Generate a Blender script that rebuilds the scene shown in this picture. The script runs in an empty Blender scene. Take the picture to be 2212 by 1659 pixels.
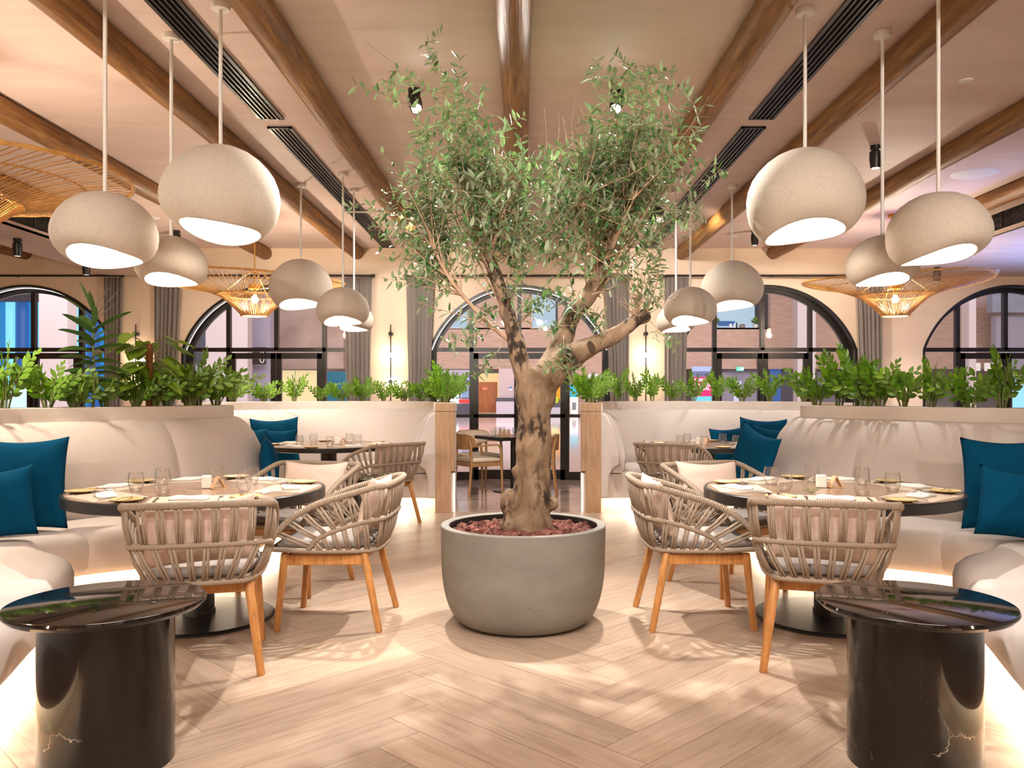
import bpy, math, random
from math import sin, cos, pi, sqrt, radians, atan2
from mathutils import Vector, Matrix, noise
V3 = Vector
R = random.Random(11)
scn = bpy.context.scene
COL = scn.collection
H = 1.324            # eye height
CEIL = 3.515
YW = 12.58           # inner face of the arched wall
UC = -0.05           # the room mirrors about this x

def link(o, parent=None):
    COL.objects.link(o)
    if parent is not None:
        o.parent = parent
    return o

def tag(o, label=None, cat=None, group=None, kind=None):
    if label: o['label'] = label
    if cat: o['category'] = cat
    if group: o['group'] = group
    if kind: o['kind'] = kind
    return o

def thing(name, label, cat, loc=(0, 0, 0), rz=0.0, group=None):
    o = bpy.data.objects.new(name, None)
    o.empty_display_size = 0.1
    o.location = loc
    o.rotation_euler = (0, 0, rz)
    link(o)
    return tag(o, label, cat, group)

def kids(o):
    return [c for c in bpy.data.objects if c.parent == o]

KIDS = {}
def dup(root, loc, rz=0.0, label=None, group=None, scale=None, rot=None):
    r = root.copy(); COL.objects.link(r)
    r.location = loc
    r.rotation_euler = rot if rot is not None else (0, 0, rz)
    if scale is not None: r.scale = (scale, scale, scale) if not hasattr(scale, '__len__') else scale
    if label: r['label'] = label
    if group: r['group'] = group
    if root.name not in KIDS:
        KIDS[root.name] = [(c, kids(c)) for c in kids(root)]
    for c, gs in KIDS[root.name]:
        n = c.copy(); COL.objects.link(n); n.parent = r
        for g in gs:
            m = g.copy(); COL.objects.link(m); m.parent = n
    return r

class MB:
    def __init__(s):
        s.v = []; s.f = []; s.mi = []
    def add(s, vs, fs, m=0):
        b = len(s.v)
        s.v += [tuple(v) for v in vs]
        s.f += [tuple(b + i for i in f) for f in fs]
        s.mi += [m] * len(fs)
    def box(s, c, d, rz=0.0, m=0, rx=0.0, ry=0.0):
        x, y, z = d[0] / 2, d[1] / 2, d[2] / 2
        M = Matrix.Translation(c) @ Matrix.Rotation(rz, 4, 'Z') @ Matrix.Rotation(ry, 4, 'Y') @ Matrix.Rotation(rx, 4, 'X')
        vs = [M @ V3(p) for p in ((-x, -y, -z), (x, -y, -z), (x, y, -z), (-x, y, -z), (-x, -y, z), (x, -y, z), (x, y, z), (-x, y, z))]
        s.add(vs, [(3, 2, 1, 0), (4, 5, 6, 7), (0, 1, 5, 4), (1, 2, 6, 5), (2, 3, 7, 6), (3, 0, 4, 7)], m)
    def tube(s, pts, r, n=8, closed=False, m=0, caps=True, up=None):
        pts = [V3(p) for p in pts]
        k = len(pts)
        rs = r if hasattr(r, '__len__') else [r] * k
        tans = []
        for i in range(k):
            if closed:
                t = pts[(i + 1) % k] - pts[i - 1]
            else:
                t = pts[min(i + 1, k - 1)] - pts[max(i - 1, 0)]
            tans.append(t.normalized() if t.length > 1e-9 else V3((0, 0, 1)))
        a = V3(up) if up else (V3((0, 0, 1)) if abs(tans[0].z) < 0.9 else V3((1, 0, 0)))
        nrm = (a - tans[0] * a.dot(tans[0])).normalized()
        vs = []
        for i in range(k):
            nrm = nrm - tans[i] * nrm.dot(tans[i])
            nrm = nrm.normalized() if nrm.length > 1e-9 else tans[i].orthogonal().normalized()
            bi = tans[i].cross(nrm)
            for j in range(n):
                q = 2 * pi * j / n
                vs.append(pts[i] + (nrm * cos(q) + bi * sin(q)) * rs[i])
        fs = []
        for i in range(k if closed else k - 1):
            p, q = i * n, ((i + 1) % k) * n
            for j in range(n):
                j2 = (j + 1) % n
                fs.append((p + j, p + j2, q + j2, q + j))
        if caps and not closed:
            fs.append(tuple(reversed(range(n))))
            fs.append(tuple(range((k - 1) * n, k * n)))
        s.add(vs, fs, m)
    def lathe(s, prof, n=32, c=(0, 0, 0), m=0, wave=None):
        vs = []; fs = []
        k = len(prof)
        for i, (r, z) in enumerate(prof):
            for j in range(n):
                q = 2 * pi * j / n
                dz = wave(i, q) if wave else 0
                vs.append((c[0] + r * cos(q), c[1] + r * sin(q), c[2] + z + dz))
        for i in range(k - 1):
            for j in range(n):
                j2 = (j + 1) % n
                fs.append((i * n + j, i * n + j2, (i + 1) * n + j2, (i + 1) * n + j))
        if prof[0][0] > 1e-5: fs.append(tuple(reversed(range(n))))
        if prof[-1][0] > 1e-5: fs.append(tuple(range((k - 1) * n, k * n)))
        s.add(vs, fs, m)
    def prism(s, poly, z0, z1, m=0):
        n = len(poly)
        vs = [(p[0], p[1], z0) for p in poly] + [(p[0], p[1], z1) for p in poly]
        fs = [tuple(reversed(range(n))), tuple(range(n, 2 * n))]
        fs += [(i, (i + 1) % n, n + (i + 1) % n, n + i) for i in range(n)]
        s.add(vs, fs, m)
    def prism_y(s, poly, y0, y1, m=0):          # polygon in x,z pushed along y
        n = len(poly)
        vs = [(p[0], y0, p[1]) for p in poly] + [(p[0], y1, p[1]) for p in poly]
        fs = [tuple(range(n)), tuple(reversed(range(n, 2 * n)))]
        fs += [(i, n + i, n + (i + 1) % n, (i + 1) % n) for i in range(n)]
        s.add(vs, fs, m)
    def grid(s, rows, m=0, closed_u=False, closed_v=False):
        nu, nv = len(rows), len(rows[0])
        vs = [p for r in rows for p in r]
        fs = []
        for i in range(nu if closed_u else nu - 1):
            for j in range(nv if closed_v else nv - 1):
                i2, j2 = (i + 1) % nu, (j + 1) % nv
                fs.append((i * nv + j, i2 * nv + j, i2 * nv + j2, i * nv + j2))
        s.add(vs, fs, m)
    def build(s, name, mat, parent=None, smooth=None, bevel=0.0, seg=2, sub=0, loc=None, fixn=False):
        me = bpy.data.meshes.new(name)
        me.from_pydata(s.v, [], s.f)
        mats = mat if isinstance(mat, (list, tuple)) else [mat]
        for q in mats: me.materials.append(q)
        if len(mats) > 1: me.polygons.foreach_set('material_index', s.mi)
        if fixn:
            import bmesh
            b = bmesh.new(); b.from_mesh(me)
            bmesh.ops.remove_doubles(b, verts=b.verts, dist=1e-6)
            bmesh.ops.recalc_face_normals(b, faces=b.faces)
            b.to_mesh(me); b.free()
        me.update()
        if smooth is not None:
            me.polygons.foreach_set('use_smooth', [True] * len(me.polygons))
            if smooth < 179: me.set_sharp_from_angle(angle=radians(smooth))
        o = bpy.data.objects.new(name, me)
        if loc: o.location = loc
        link(o, parent)
        if bevel:
            b = o.modifiers.new('bevel', 'BEVEL'); b.width = bevel; b.segments = seg; b.limit_method = 'ANGLE'; b.angle_limit = radians(40)
        if sub:
            b = o.modifiers.new('sub', 'SUBSURF'); b.levels = sub; b.render_levels = sub
        return o

def cat_rom(ps, n, closed=False):
    """n samples per span through the control points"""
    ps = [V3(p) for p in ps]
    k = len(ps); out = []
    for i in range(k if closed else k - 1):
        p0 = ps[(i - 1) % k] if (closed or i > 0) else ps[0] * 2 - ps[1]
        p1 = ps[i]; p2 = ps[(i + 1) % k]
        p3 = ps[(i + 2) % k] if (closed or i + 2 < k) else ps[-1] * 2 - ps[-2]
        for j in range(n):
            t = j / n
            out.append(0.5 * ((2 * p1) + (p2 - p0) * t + (2 * p0 - 5 * p1 + 4 * p2 - p3) * t * t + (3 * p1 - p0 - 3 * p2 + p3) * t ** 3))
    if not closed: out.append(ps[-1].copy())
    return out

def resample(pts, step=None, n=None):
    L = [0.0]
    for a, b in zip(pts, pts[1:]): L.append(L[-1] + (b - a).length)
    n = n or max(2, int(L[-1] / step) + 1)
    out = []; j = 0
    for i in range(n):
        d = L[-1] * i / (n - 1)
        while j < len(L) - 2 and L[j + 1] < d: j += 1
        t = (d - L[j]) / max(1e-9, L[j + 1] - L[j])
        out.append(pts[j].lerp(pts[j + 1], min(1, t)))
    return out

# ---------------------------------------------------------------- materials
def srgb(r, g, b):
    f = lambda c: (c / 255 / 12.92) if c <= 10 else ((c / 255 + 0.055) / 1.055) ** 2.4
    return (f(r), f(g), f(b))

class NT:
    def __init__(s, name):
        s.m = bpy.data.materials.new(name); s.m.use_nodes = True
        s.t = s.m.node_tree
        s.b = s.t.nodes['Principled BSDF']; s.out = s.t.nodes['Material Output']
    def n(s, kind, **kw):
        x = s.t.nodes.new(kind)
        for k, v in kw.items():
            if k in x.inputs: x.inputs[k].default_value = v
            else: setattr(x, k, v)
        return x
    def l(s, a, b): s.t.links.new(a, b)
    def coord(s, scale=(1, 1, 1), rot=(0, 0, 0), out='Object'):
        tc = s.n('ShaderNodeTexCoord'); mp = s.n('ShaderNodeMapping')
        mp.inputs['Scale'].default_value = scale; mp.inputs['Rotation'].default_value = rot
        s.l(tc.outputs[out], mp.inputs['Vector'])
        return mp.outputs['Vector']
    def noise(s, vec, scale, detail=4, rough=0.55, dist=0.0):
        x = s.n('ShaderNodeTexNoise'); x.inputs['Scale'].default_value = scale
        x.inputs['Detail'].default_value = detail; x.inputs['Roughness'].default_value = rough
        x.inputs['Distortion'].default_value = dist
        if vec is not None: s.l(vec, x.inputs['Vector'])
        return x.outputs['Fac']
    def ramp(s, fac, stops):
        x = s.n('ShaderNodeValToRGB'); e = x.color_ramp.elements
        while len(e) < len(stops): e.new(0.5)
        for q, (p, c) in zip(e, stops):
            q.position = p; q.color = (*c, 1)
        s.l(fac, x.inputs['Fac'])
        return x.outputs['Color']
    def mix(s, fac, a, b, mode='MIX'):
        x = s.n('ShaderNodeMix', data_type='RGBA', blend_type=mode)
        for q, i in ((fac, 0), (a, 6), (b, 7)):
            if isinstance(q, (int, float)): x.inputs[i].default_value = q
            elif isinstance(q, tuple): x.inputs[i].default_value = (*q, 1)
            else: s.l(q, x.inputs[i])
        return x.outputs[2]
    def base(s, c):
        if isinstance(c, tuple): s.b.inputs['Base Color'].default_value = (*c, 1)
        else: s.l(c, s.b.inputs['Base Color'])
    def bump(s, h, strength=0.3, dist=0.01):
        x = s.n('ShaderNodeBump'); x.inputs['Strength'].default_value = strength; x.inputs['Distance'].default_value = dist
        s.l(h, x.inputs['Height']); s.l(x.outputs['Normal'], s.b.inputs['Normal'])
    def set(s, **kw):
        for k, v in kw.items(): s.b.inputs[k.replace('_', ' ')].default_value = v
        return s

def plain(name, c, rough=0.6, metal=0.0, **kw):
    n = NT(name); n.base(c); n.set(Roughness=rough, Metallic=metal, **kw)
    return n.m

def speckle(name, c1, c2, scale, rough=0.8, bump=0.0, bscale=None, detail=5, bd=0.01, sx=(1, 1, 1), lo=0.35, hi=0.65):
    n = NT(name); v = n.coord(sx)
    f = n.noise(v, scale, detail)
    n.base(n.ramp(f, [(lo, c1), (hi, c2)])); n.set(Roughness=rough)
    if bump: n.bump(n.noise(n.coord(), bscale or scale, 3), bump, bd)
    return n.m

def emit(name, c, s):
    n = NT(name); n.base((0.8, 0.8, 0.8))
    n.b.inputs['Emission Color'].default_value = (*c, 1); n.b.inputs['Emission Strength'].default_value = s
    return n.m

def wood(name, stops, scale=(1, 1, 1), rough=0.5, nscale=6, bump=0.08, axis=None):
    n = NT(name); v = n.coord(scale)
    f = n.noise(v, nscale, 6, 0.65, 0.6)
    n.base(n.ramp(f, stops)); n.set(Roughness=rough)
    n.bump(n.noise(v, nscale * 3, 4), bump, 0.004)
    return n.m

def thin_glass(name, tint=(1, 1, 1), refl=1.0, edge=0.0, ecol=(0.9, 0.95, 0.95)):
    m = bpy.data.materials.new(name); m.use_nodes = True; t = m.node_tree; t.nodes.clear()
    o = t.nodes.new('ShaderNodeOutputMaterial'); tr = t.nodes.new('ShaderNodeBsdfTransparent'); g = t.nodes.new('ShaderNodeBsdfGlossy')
    fr = t.nodes.new('ShaderNodeFresnel'); mx = t.nodes.new('ShaderNodeMixShader'); mu = t.nodes.new('ShaderNodeMath')
    tr.inputs['Color'].default_value = (*tint, 1); g.inputs['Roughness'].default_value = 0.02; ge = t.nodes.new('ShaderNodeNewGeometry'); io = t.nodes.new('ShaderNodeMath'); io.operation = 'MULTIPLY_ADD'; io.inputs[1].default_value = 0.6667 - 1.5; io.inputs[2].default_value = 1.5
    t.links.new(ge.outputs['Backfacing'], io.inputs[0]); t.links.new(io.outputs[0], fr.inputs['IOR'])
    mu.operation = 'MULTIPLY'; mu.inputs[1].default_value = refl
    t.links.new(fr.outputs[0], mu.inputs[0]); t.links.new(mu.outputs[0], mx.inputs[0])
    t.links.new(tr.outputs[0], mx.inputs[1]); t.links.new(g.outputs[0], mx.inputs[2]); t.links.new(mx.outputs[0], o.inputs[0])
    return m

def m_floor():
    n = NT('oak_herringbone')
    uv = n.n('ShaderNodeUVMap'); uv.uv_map = 'UVMap'
    at = n.n('ShaderNodeAttribute'); at.attribute_name = 'rnd'
    sep = n.n('ShaderNodeSeparateXYZ'); n.l(uv.outputs[0], sep.inputs[0])
    comb = n.n('ShaderNodeCombineXYZ')
    off = n.n('ShaderNodeMath', operation='MULTIPLY'); off.inputs[1].default_value = 37.0; n.l(at.outputs['Fac'], off.inputs[0])
    sx = n.n('ShaderNodeMath', operation='MULTIPLY_ADD'); sx.inputs[1].default_value = 0.9
    n.l(sep.outputs[0], sx.inputs[0]); n.l(off.outputs[0], sx.inputs[2])
    n.l(sx.outputs[0], comb.inputs[0])
    sy = n.n('ShaderNodeMath', operation='MULTIPLY'); sy.inputs[1].default_value = 9.0
    n.l(sep.outputs[1], sy.inputs[0]); n.l(sy.outputs[0], comb.inputs[1]); n.l(off.outputs[0], comb.inputs[2])
    grain = n.noise(comb.outputs[0], 2.6, 7, 0.62, 0.9)
    c = n.ramp(grain, [(0.28, (0.31, 0.212, 0.148)), (0.5, (0.49, 0.365, 0.275)), (0.72, (0.60, 0.465, 0.37))])
    cb2 = n.n('ShaderNodeCombineXYZ'); s2 = n.n('ShaderNodeMath', operation='MULTIPLY'); s2.inputs[1].default_value = 5.0
    n.l(sy.outputs[0], s2.inputs[0]); n.l(sx.outputs[0], cb2.inputs[0]); n.l(s2.outputs[0], cb2.inputs[1]); n.l(off.outputs[0], cb2.inputs[2])
    fine = n.noise(cb2.outputs[0], 4.0, 5, 0.7)
    c = n.mix(0.35, c, n.ramp(fine, [(0.3, (0.27, 0.18, 0.125)), (0.6, (0.58, 0.45, 0.355))]))
    tone = n.ramp(at.outputs['Fac'], [(0.0, (0.84, 0.82, 0.80)), (1.0, (1.06, 1.05, 1.03))])
    c = n.mix(1.0, c, tone, 'MULTIPLY')
    cl = n.noise(comb.outputs[0], 0.8, 3, 0.5)
    c = n.mix(n.ramp(cl, [(0.55, (0, 0, 0)), (0.75, (0.5, 0.5, 0.5))]), c, (0.33, 0.245, 0.195))
    # joints between planks from the uv edge distance
    def edge(ch, size):
        a = n.n('ShaderNodeMath', operation='SUBTRACT'); a.inputs[1].default_value = size / 2
        n.l(sep.outputs[ch], a.inputs[0])
        b = n.n('ShaderNodeMath', operation='ABSOLUTE'); n.l(a.outputs[0], b.inputs[0])
        d = n.n('ShaderNodeMath', operation='GREATER_THAN'); d.inputs[1].default_value = size / 2 - 0.0016
        n.l(b.outputs[0], d.inputs[0])
        return d.outputs[0]
    mxx = n.n('ShaderNodeMath', operation='MAXIMUM'); n.l(edge(0, 1.2), mxx.inputs[0]); n.l(edge(1, 0.2), mxx.inputs[1])
    c = n.mix(mxx.outputs[0], c, (0.17, 0.10, 0.06))
    n.base(c)
    n.set(Roughness=0.36)
    rr = n.ramp(fine, [(0.3, (0.42, 0.42, 0.42)), (0.7, (0.28, 0.28, 0.28))]); n.l(rr, n.b.inputs['Roughness'])
    n.bump(fine, 0.06, 0.003)
    return n.m

def m_marble(name, base, vein, scale, width, rough=0.06):
    n = NT(name); v = n.coord()
    w = n.n('ShaderNodeTexVoronoi', feature='DISTANCE_TO_EDGE'); w.inputs['Scale'].default_value = scale
    ds = n.n('ShaderNodeMix', data_type='VECTOR'); nz = n.n('ShaderNodeTexNoise'); nz.inputs['Scale'].default_value = 3.0; nz.inputs['Detail'].default_value = 5
    n.l(v, nz.inputs['Vector']); ds.inputs[0].default_value = 0.35; n.l(v, ds.inputs[4]); n.l(nz.outputs['Color'], ds.inputs[5])
    n.l(ds.outputs[1], w.inputs['Vector'])
    vein_f = n.ramp(w.outputs['Distance'], [(0.0, (1, 1, 1)), (width, (0, 0, 0))])
    brk = n.ramp(n.noise(v, 5, 4), [(0.55, (0, 0, 0)), (0.66, (1, 1, 1))])
    f = n.mix(1.0, vein_f, brk, 'MULTIPLY')
    n.base(n.mix(f, base, vein)); n.set(Roughness=rough)
    n.b.inputs['Specular IOR Level'].default_value = 0.42
    return n.m

def m_tabletop():
    n = NT('travertine_top'); v = n.coord((1.0, 7.0, 1.0), (0, 0, 0.5))
    f = n.noise(v, 3.5, 7, 0.7, 0.8)
    n.base(n.ramp(f, [(0.3, (0.14, 0.085, 0.055)), (0.5, (0.27, 0.17, 0.115)), (0.72, (0.42, 0.29, 0.205))])); n.set(Roughness=0.2)
    return n.m

def m_bark():
    n = NT('olive_bark'); v = n.coord((1, 1, 0.35))
    f = n.noise(v, 9, 8, 0.6, 0.4)
    c = n.ramp(f, [(0.30, (0.105, 0.060, 0.031)), (0.5, (0.215, 0.137, 0.08)), (0.7, (0.31, 0.213, 0.137))])
    zone = n.ramp(n.noise(n.coord((1.3, 1.3, 0.5)), 6.0, 3, 0.5, 0.3), [(0.50, (0, 0, 0)), (0.60, (1, 1, 1))])
    fine = n.ramp(n.noise(n.coord((1, 1, 0.6)), 30, 5, 0.65), [(0.42, (0, 0, 0)), (0.52, (1, 1, 1))])
    c = n.mix(n.mix(1.0, zone, fine, 'MULTIPLY'), c, (0.026, 0.013, 0.007))
    n.base(c); n.set(Roughness=0.85)
    n.bump(n.noise(n.coord((1, 1, 0.4)), 22, 7, 0.65), 0.55, 0.02)
    return n.m

def m_leaf(name, top, back, rough=0.35, var=0.3):
    n = NT(name)
    g = n.n('ShaderNodeNewGeometry'); oi = n.n('ShaderNodeObjectInfo')
    rnd = n.ramp(g.outputs['Random Per Island'], [(0.0, tuple(c * (1 - var) for c in top)), (0.6, top), (1.0, (top[0] * 1.7, top[1] * 1.35, top[2] * 1.2))])
    n.base(n.mix(g.outputs['Backfacing'], rnd, back)); n.set(Roughness=rough)
    n.b.inputs['Subsurface Weight'].default_value = 0.0
    tr = n.n('ShaderNodeBsdfTranslucent'); n.l(rnd, tr.inputs['Color'])
    mx = n.n('ShaderNodeMixShader'); mx.inputs[0].default_value = 0.20
    n.l(n.b.outputs[0], mx.inputs[1]); n.l(tr.outputs[0], mx.inputs[2]); n.l(mx.outputs[0], n.out.inputs[0])
    return n.m

def m_beam():
    n = NT('beam_wood'); v = n.coord((9, 0.55, 9))
    f = n.noise(v, 3.2, 8, 0.68, 0.6)
    c = n.ramp(f, [(0.30, (0.10, 0.039, 0.009)), (0.5, (0.235, 0.105, 0.026)), (0.70, (0.42, 0.21, 0.062))])
    n.base(c); n.set(Roughness=0.5); n.b.inputs['Specular IOR Level'].default_value = 0.28
    n.bump(n.noise(n.coord((14, 0.8, 14)), 4, 6), 0.5, 0.012)
    return n.m

def m_plaster(name, a, b, bumpy=0.08):
    n = NT(name); v = n.coord((0.6, 3.0, 1.0))
    f = n.noise(v, 2.2, 8, 0.65)
    n.base(n.ramp(f, [(0.3, a), (0.7, b)])); n.set(Roughness=0.62)
    n.bump(n.noise(n.coord((1, 6, 1)), 14, 6), bumpy, 0.01)
    return n.m

def m_concrete():
    n = NT('planter_concrete'); v = n.coord((1, 1, 2.2))
    f = n.noise(v, 3, 6, 0.6)
    c = n.ramp(f, [(0.3, (0.165, 0.155, 0.135)), (0.7, (0.225, 0.212, 0.186))])
    pits = n.ramp(n.noise(n.coord((1, 1, 2.4)), 34, 4, 0.7, 1.0), [(0.60, (0, 0, 0)), (0.66, (1, 1, 1))])
    area = n.ramp(n.noise(v, 4, 3), [(0.4, (0.15, 0.15, 0.15)), (0.65, (0.8, 0.8, 0.8))])
    n.base(n.mix(n.mix(1.0, pits, area, 'MULTIPLY'), c, (0.10, 0.085, 0.065)))
    n.set(Roughness=0.7); n.bump(pits, 0.25, -0.01)
    return n.m

M = {}
M['floor'] = m_floor()
M['rear_floor'] = speckle('polished_stone_floor', (0.34, 0.245, 0.195), (0.52, 0.40, 0.33), 2.0, 0.12)
M['mall_floor'] = speckle('mall_polished_floor', (0.50, 0.43, 0.42), (0.60, 0.53, 0.52), 0.6, 0.07)
M['ceiling'] = m_plaster('ceiling_plaster', (0.65, 0.505, 0.455), (0.73, 0.585, 0.535))
M['wall'] = m_plaster('wall_cream', (0.81, 0.635, 0.47), (0.85, 0.68, 0.515), 0.03)
M['soffit'] = m_plaster('soffit_boards', (0.44, 0.33, 0.27), (0.53, 0.41, 0.345), 0.04)
M['beam'] = m_beam()
M['fabric'] = speckle('bench_linen', (0.60, 0.535, 0.505), (0.68, 0.615, 0.585), 260, 0.9, 0.12, 420, bd=0.002)
M['ledge'] = speckle('ledge_stone', (0.72, 0.64, 0.585), (0.78, 0.70, 0.64), 3.0, 0.55)
M['plinth'] = plain('plinth_dark', (0.25, 0.2, 0.16), 0.6)
M['teal'] = speckle('teal_linen', (0.0008, 0.047, 0.108), (0.002, 0.070, 0.152), 160, 0.95, 0.15, 400, bd=0.002)
M['teal'].node_tree.nodes['Principled BSDF'].inputs['Specular IOR Level'].default_value = 0.08
M['pink'] = speckle('blush_cotton', (0.66, 0.50, 0.42), (0.70, 0.54, 0.46), 90, 0.85, 0.1, 300, bd=0.002)
M['rope'] = speckle('rope_taupe', (0.285, 0.215, 0.158), (0.36, 0.28, 0.213), 180, 0.8, 0.3, 500, bd=0.002)
M['pad'] = speckle('seat_pad_grey', (0.33, 0.29, 0.27), (0.39, 0.345, 0.32), 200, 0.9)
M['teak'] = wood('teak', [(0.3, (0.34, 0.135, 0.035)), (0.55, (0.52, 0.235, 0.07)), (0.75, (0.62, 0.31, 0.11))], (9, 9, 1.2), 0.42, 5)
M['oak'] = wood('pale_oak', [(0.3, (0.36, 0.215, 0.115)), (0.55, (0.47, 0.30, 0.175)), (0.75, (0.55, 0.37, 0.23))], (14, 14, 1.2), 0.5, 4)
M['chair_oak'] = wood('chair_oak', [(0.3, (0.33, 0.165, 0.06)), (0.55, (0.46, 0.25, 0.105)), (0.75, (0.55, 0.32, 0.15))], (9, 9, 1.2), 0.45, 4)
M['cream'] = plain('cream_cloth', (0.72, 0.62, 0.49), 0.85)
M['black'] = plain('black_metal', (0.012, 0.011, 0.011), 0.35, 0.0)
M['bronze'] = plain('dark_bronze_edge', (0.008, 0.007, 0.007), 0.28, 0.0)
M['frame'] = plain('window_frame_black', (0.016, 0.013, 0.012), 0.30)
M['marble'] = m_marble('black_marble', (0.010, 0.008, 0.007), (0.34, 0.28, 0.24), 3.2, 0.0055)
M['travertine'] = m_tabletop()
M['bark'] = m_bark()
M['twig'] = speckle('twig_bark', (0.33, 0.20, 0.12), (0.50, 0.34, 0.22), 20, 0.85)
M['cut'] = plain('cut_wood_dark', (0.06, 0.035, 0.02), 0.8)
M['olive'] = m_leaf('olive_leaf', (0.082, 0.185, 0.058), (0.36, 0.42, 0.27), 0.36, 0.5)
M['zz'] = m_leaf('zz_leaf', (0.135, 0.32, 0.015), (0.19, 0.36, 0.05), 0.30, 0.45)
M['zzstem'] = plain('zz_stem', (0.20, 0.22, 0.07), 0.5)
M['lime'] = m_leaf('lime_leaf', (0.30, 0.55, 0.03), (0.30, 0.50, 0.06), 0.35, 0.3)
M['darkleaf'] = m_leaf('corn_plant_leaf', (0.05, 0.14, 0.025), (0.08, 0.17, 0.05), 0.3, 0.3)
M['soil'] = speckle('soil', (0.03, 0.018, 0.01), (0.07, 0.045, 0.028), 40, 0.95)
M['coir'] = speckle('coir_pole', (0.22, 0.08, 0.03), (0.36, 0.15, 0.06), 60, 0.95, 0.4)
M['mulch'] = speckle('bark_chips', (0.075, 0.022, 0.016), (0.20, 0.065, 0.045), 12, 0.9)
M['concrete'] = m_concrete()
M['pendant'] = speckle('pendant_plaster', (0.57, 0.50, 0.425), (0.62, 0.55, 0.465), 60, 0.85, 0.35, 110, bd=0.006)
M['white'] = plain('white_paint', (0.80, 0.77, 0.73), 0.45)
M['pend_in'] = emit('pendant_glow', (1.0, 0.90, 0.78), 8.0)
M['rattan'] = speckle('rattan_cane', (0.50, 0.245, 0.06), (0.68, 0.37, 0.11), 20, 0.5)
M['bulb'] = emit('warm_bulb', (1.0, 0.72, 0.38), 60.0)
M['mustard'] = plain('mustard_metal', (0.62, 0.34, 0.06), 0.45)
M['lens'] = emit('spot_lens', (1.0, 0.92, 0.82), 25.0)
M['lens_big'] = emit('spot_lens_bright', (1.0, 0.96, 0.9), 140.0)
M['led'] = emit('warm_led_strip', (1.0, 0.85, 0.64), 30.0)
M['led_w'] = emit('white_led_strip', (1.0, 0.90, 0.82), 2.2)
M['sconce'] = emit('sconce_glow', (1.0, 0.84, 0.62), 14.0)
M['curtain'] = plain('curtain_grey', (0.25, 0.215, 0.195), 0.9)
M['pane'] = thin_glass('window_glass', (0.97, 0.97, 0.97), 1.0)
M['tumbler'] = thin_glass('tumbler_glass', (0.985, 0.985, 0.98), 1.9)
M['linen_w'] = plain('white_linen', (0.62, 0.585, 0.56), 0.8)
M['mat'] = plain('paper_placemat', (0.45, 0.355, 0.275), 0.7)
M['plate'] = speckle('mustard_glaze', (0.50, 0.34, 0.13), (0.66, 0.50, 0.26), 14, 0.25)
M['steel'] = plain('cutlery_steel', (0.62, 0.58, 0.54), 0.16, 1.0)
M['kraft'] = plain('pale_wood_holder', (0.58, 0.36, 0.20), 0.6)
M['salt'] = plain('white_ceramic', (0.80, 0.74, 0.67), 0.35)
EXPO = 0.62
# ---------------------------------------------------------------- room shell
XL, XR, YF = -9.6, 9.6, -3.2

def struct(name, mb, mat, parent=None, **kw):
    o = mb.build(name, mat, parent, **kw)
    return tag(o, kind='structure') if parent is None else o

def build_floor():
    L, w = 1.2, 0.2
    s = 1 / sqrt(2)
    vs, fs, uvs, rnd = [], [], [], []
    Rf = random.Random(5)
    def quad(x0, y0, x1, y1, along):
        pts = [(x0, y0), (x1, y0), (x1, y1), (x0, y1)]
        P = [((x - y) * s + X0, (x + y) * s + Y0) for x, y in pts]
        cx = sum(p[0] for p in P) / 4; cy = sum(p[1] for p in P) / 4
        if not (XL - 0.5 < cx < XR + 0.5 and YF - 0.5 < cy < 9.9): return
        # trim planks to the room rectangle
        poly = P; uv = [((x - x0), (y - y0)) if along == 0 else ((y - y0), (x - x0)) for x, y in pts]
        for axis, lim, sg in ((0, XL, 1), (0, XR, -1), (1, YF, 1), (1, 9.3, -1)):
            out, ou = [], []
            for i in range(len(poly)):
                a, b = poly[i], poly[(i + 1) % len(poly)]; ua, ub = uv[i], uv[(i + 1) % len(poly)]
                da, db = (a[axis] - lim) * sg, (b[axis] - lim) * sg
                if da >= 0: out.append(a); ou.append(ua)
                if da * db < 0:
                    t = da / (da - db)
                    out.append((a[0] + (b[0] - a[0]) * t, a[1] + (b[1] - a[1]) * t)); ou.append((ua[0] + (ub[0] - ua[0]) * t, ua[1] + (ub[1] - ua[1]) * t))
            poly, uv = out, ou
            if len(poly) < 3: return
        b = len(vs)
        vs.extend((p[0], p[1], 0.0) for p in poly)
        fs.append(tuple(range(b, b + len(poly)))); uvs.extend(uv); rnd.append(Rf.random())
    X0, Y0 = -1.25, 4.446 - 0.62
    for m in range(-9, 10):
        for n in range(-60, 61):
            ox, oy = n * w + m * L, n * w - m * L
            quad(ox, oy, ox + L, oy + w, 0)
            quad(ox + L, oy + w - L, ox + L + w, oy + w, 1)
    me = bpy.data.meshes.new('floor')
    me.from_pydata(vs, [], fs)
    uvl = me.uv_layers.new(name='UVMap')
    uvl.data.foreach_set('uv', [c for u in uvs for c in u])
    at = me.attributes.new('rnd', 'FLOAT', 'FACE'); at.data.foreach_set('value', rnd)
    me.materials.append(M['floor']); me.update()
    o = bpy.data.objects.new('floor', me); link(o); tag(o, kind='structure')
build_floor()
b = MB(); b.box(((XL + XR) / 2, (9.3 + 13.0) / 2, -0.05), (XR - XL, 3.7, 0.1)); struct('floor_rear', b, M['rear_floor'])
b = MB(); b.box(((XL + XR) / 2, (YF + 9.3) / 2, -0.06), (XR - XL, 9.3 - YF, 0.1)); struct('floor_slab', b, M['plinth'])
b = MB(); b.box(((XL + XR) / 2, (YF + YW) / 2, CEIL + 0.06), (XR - XL, YW - YF, 0.12)); struct('ceiling', b, M['ceiling'])
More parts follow.
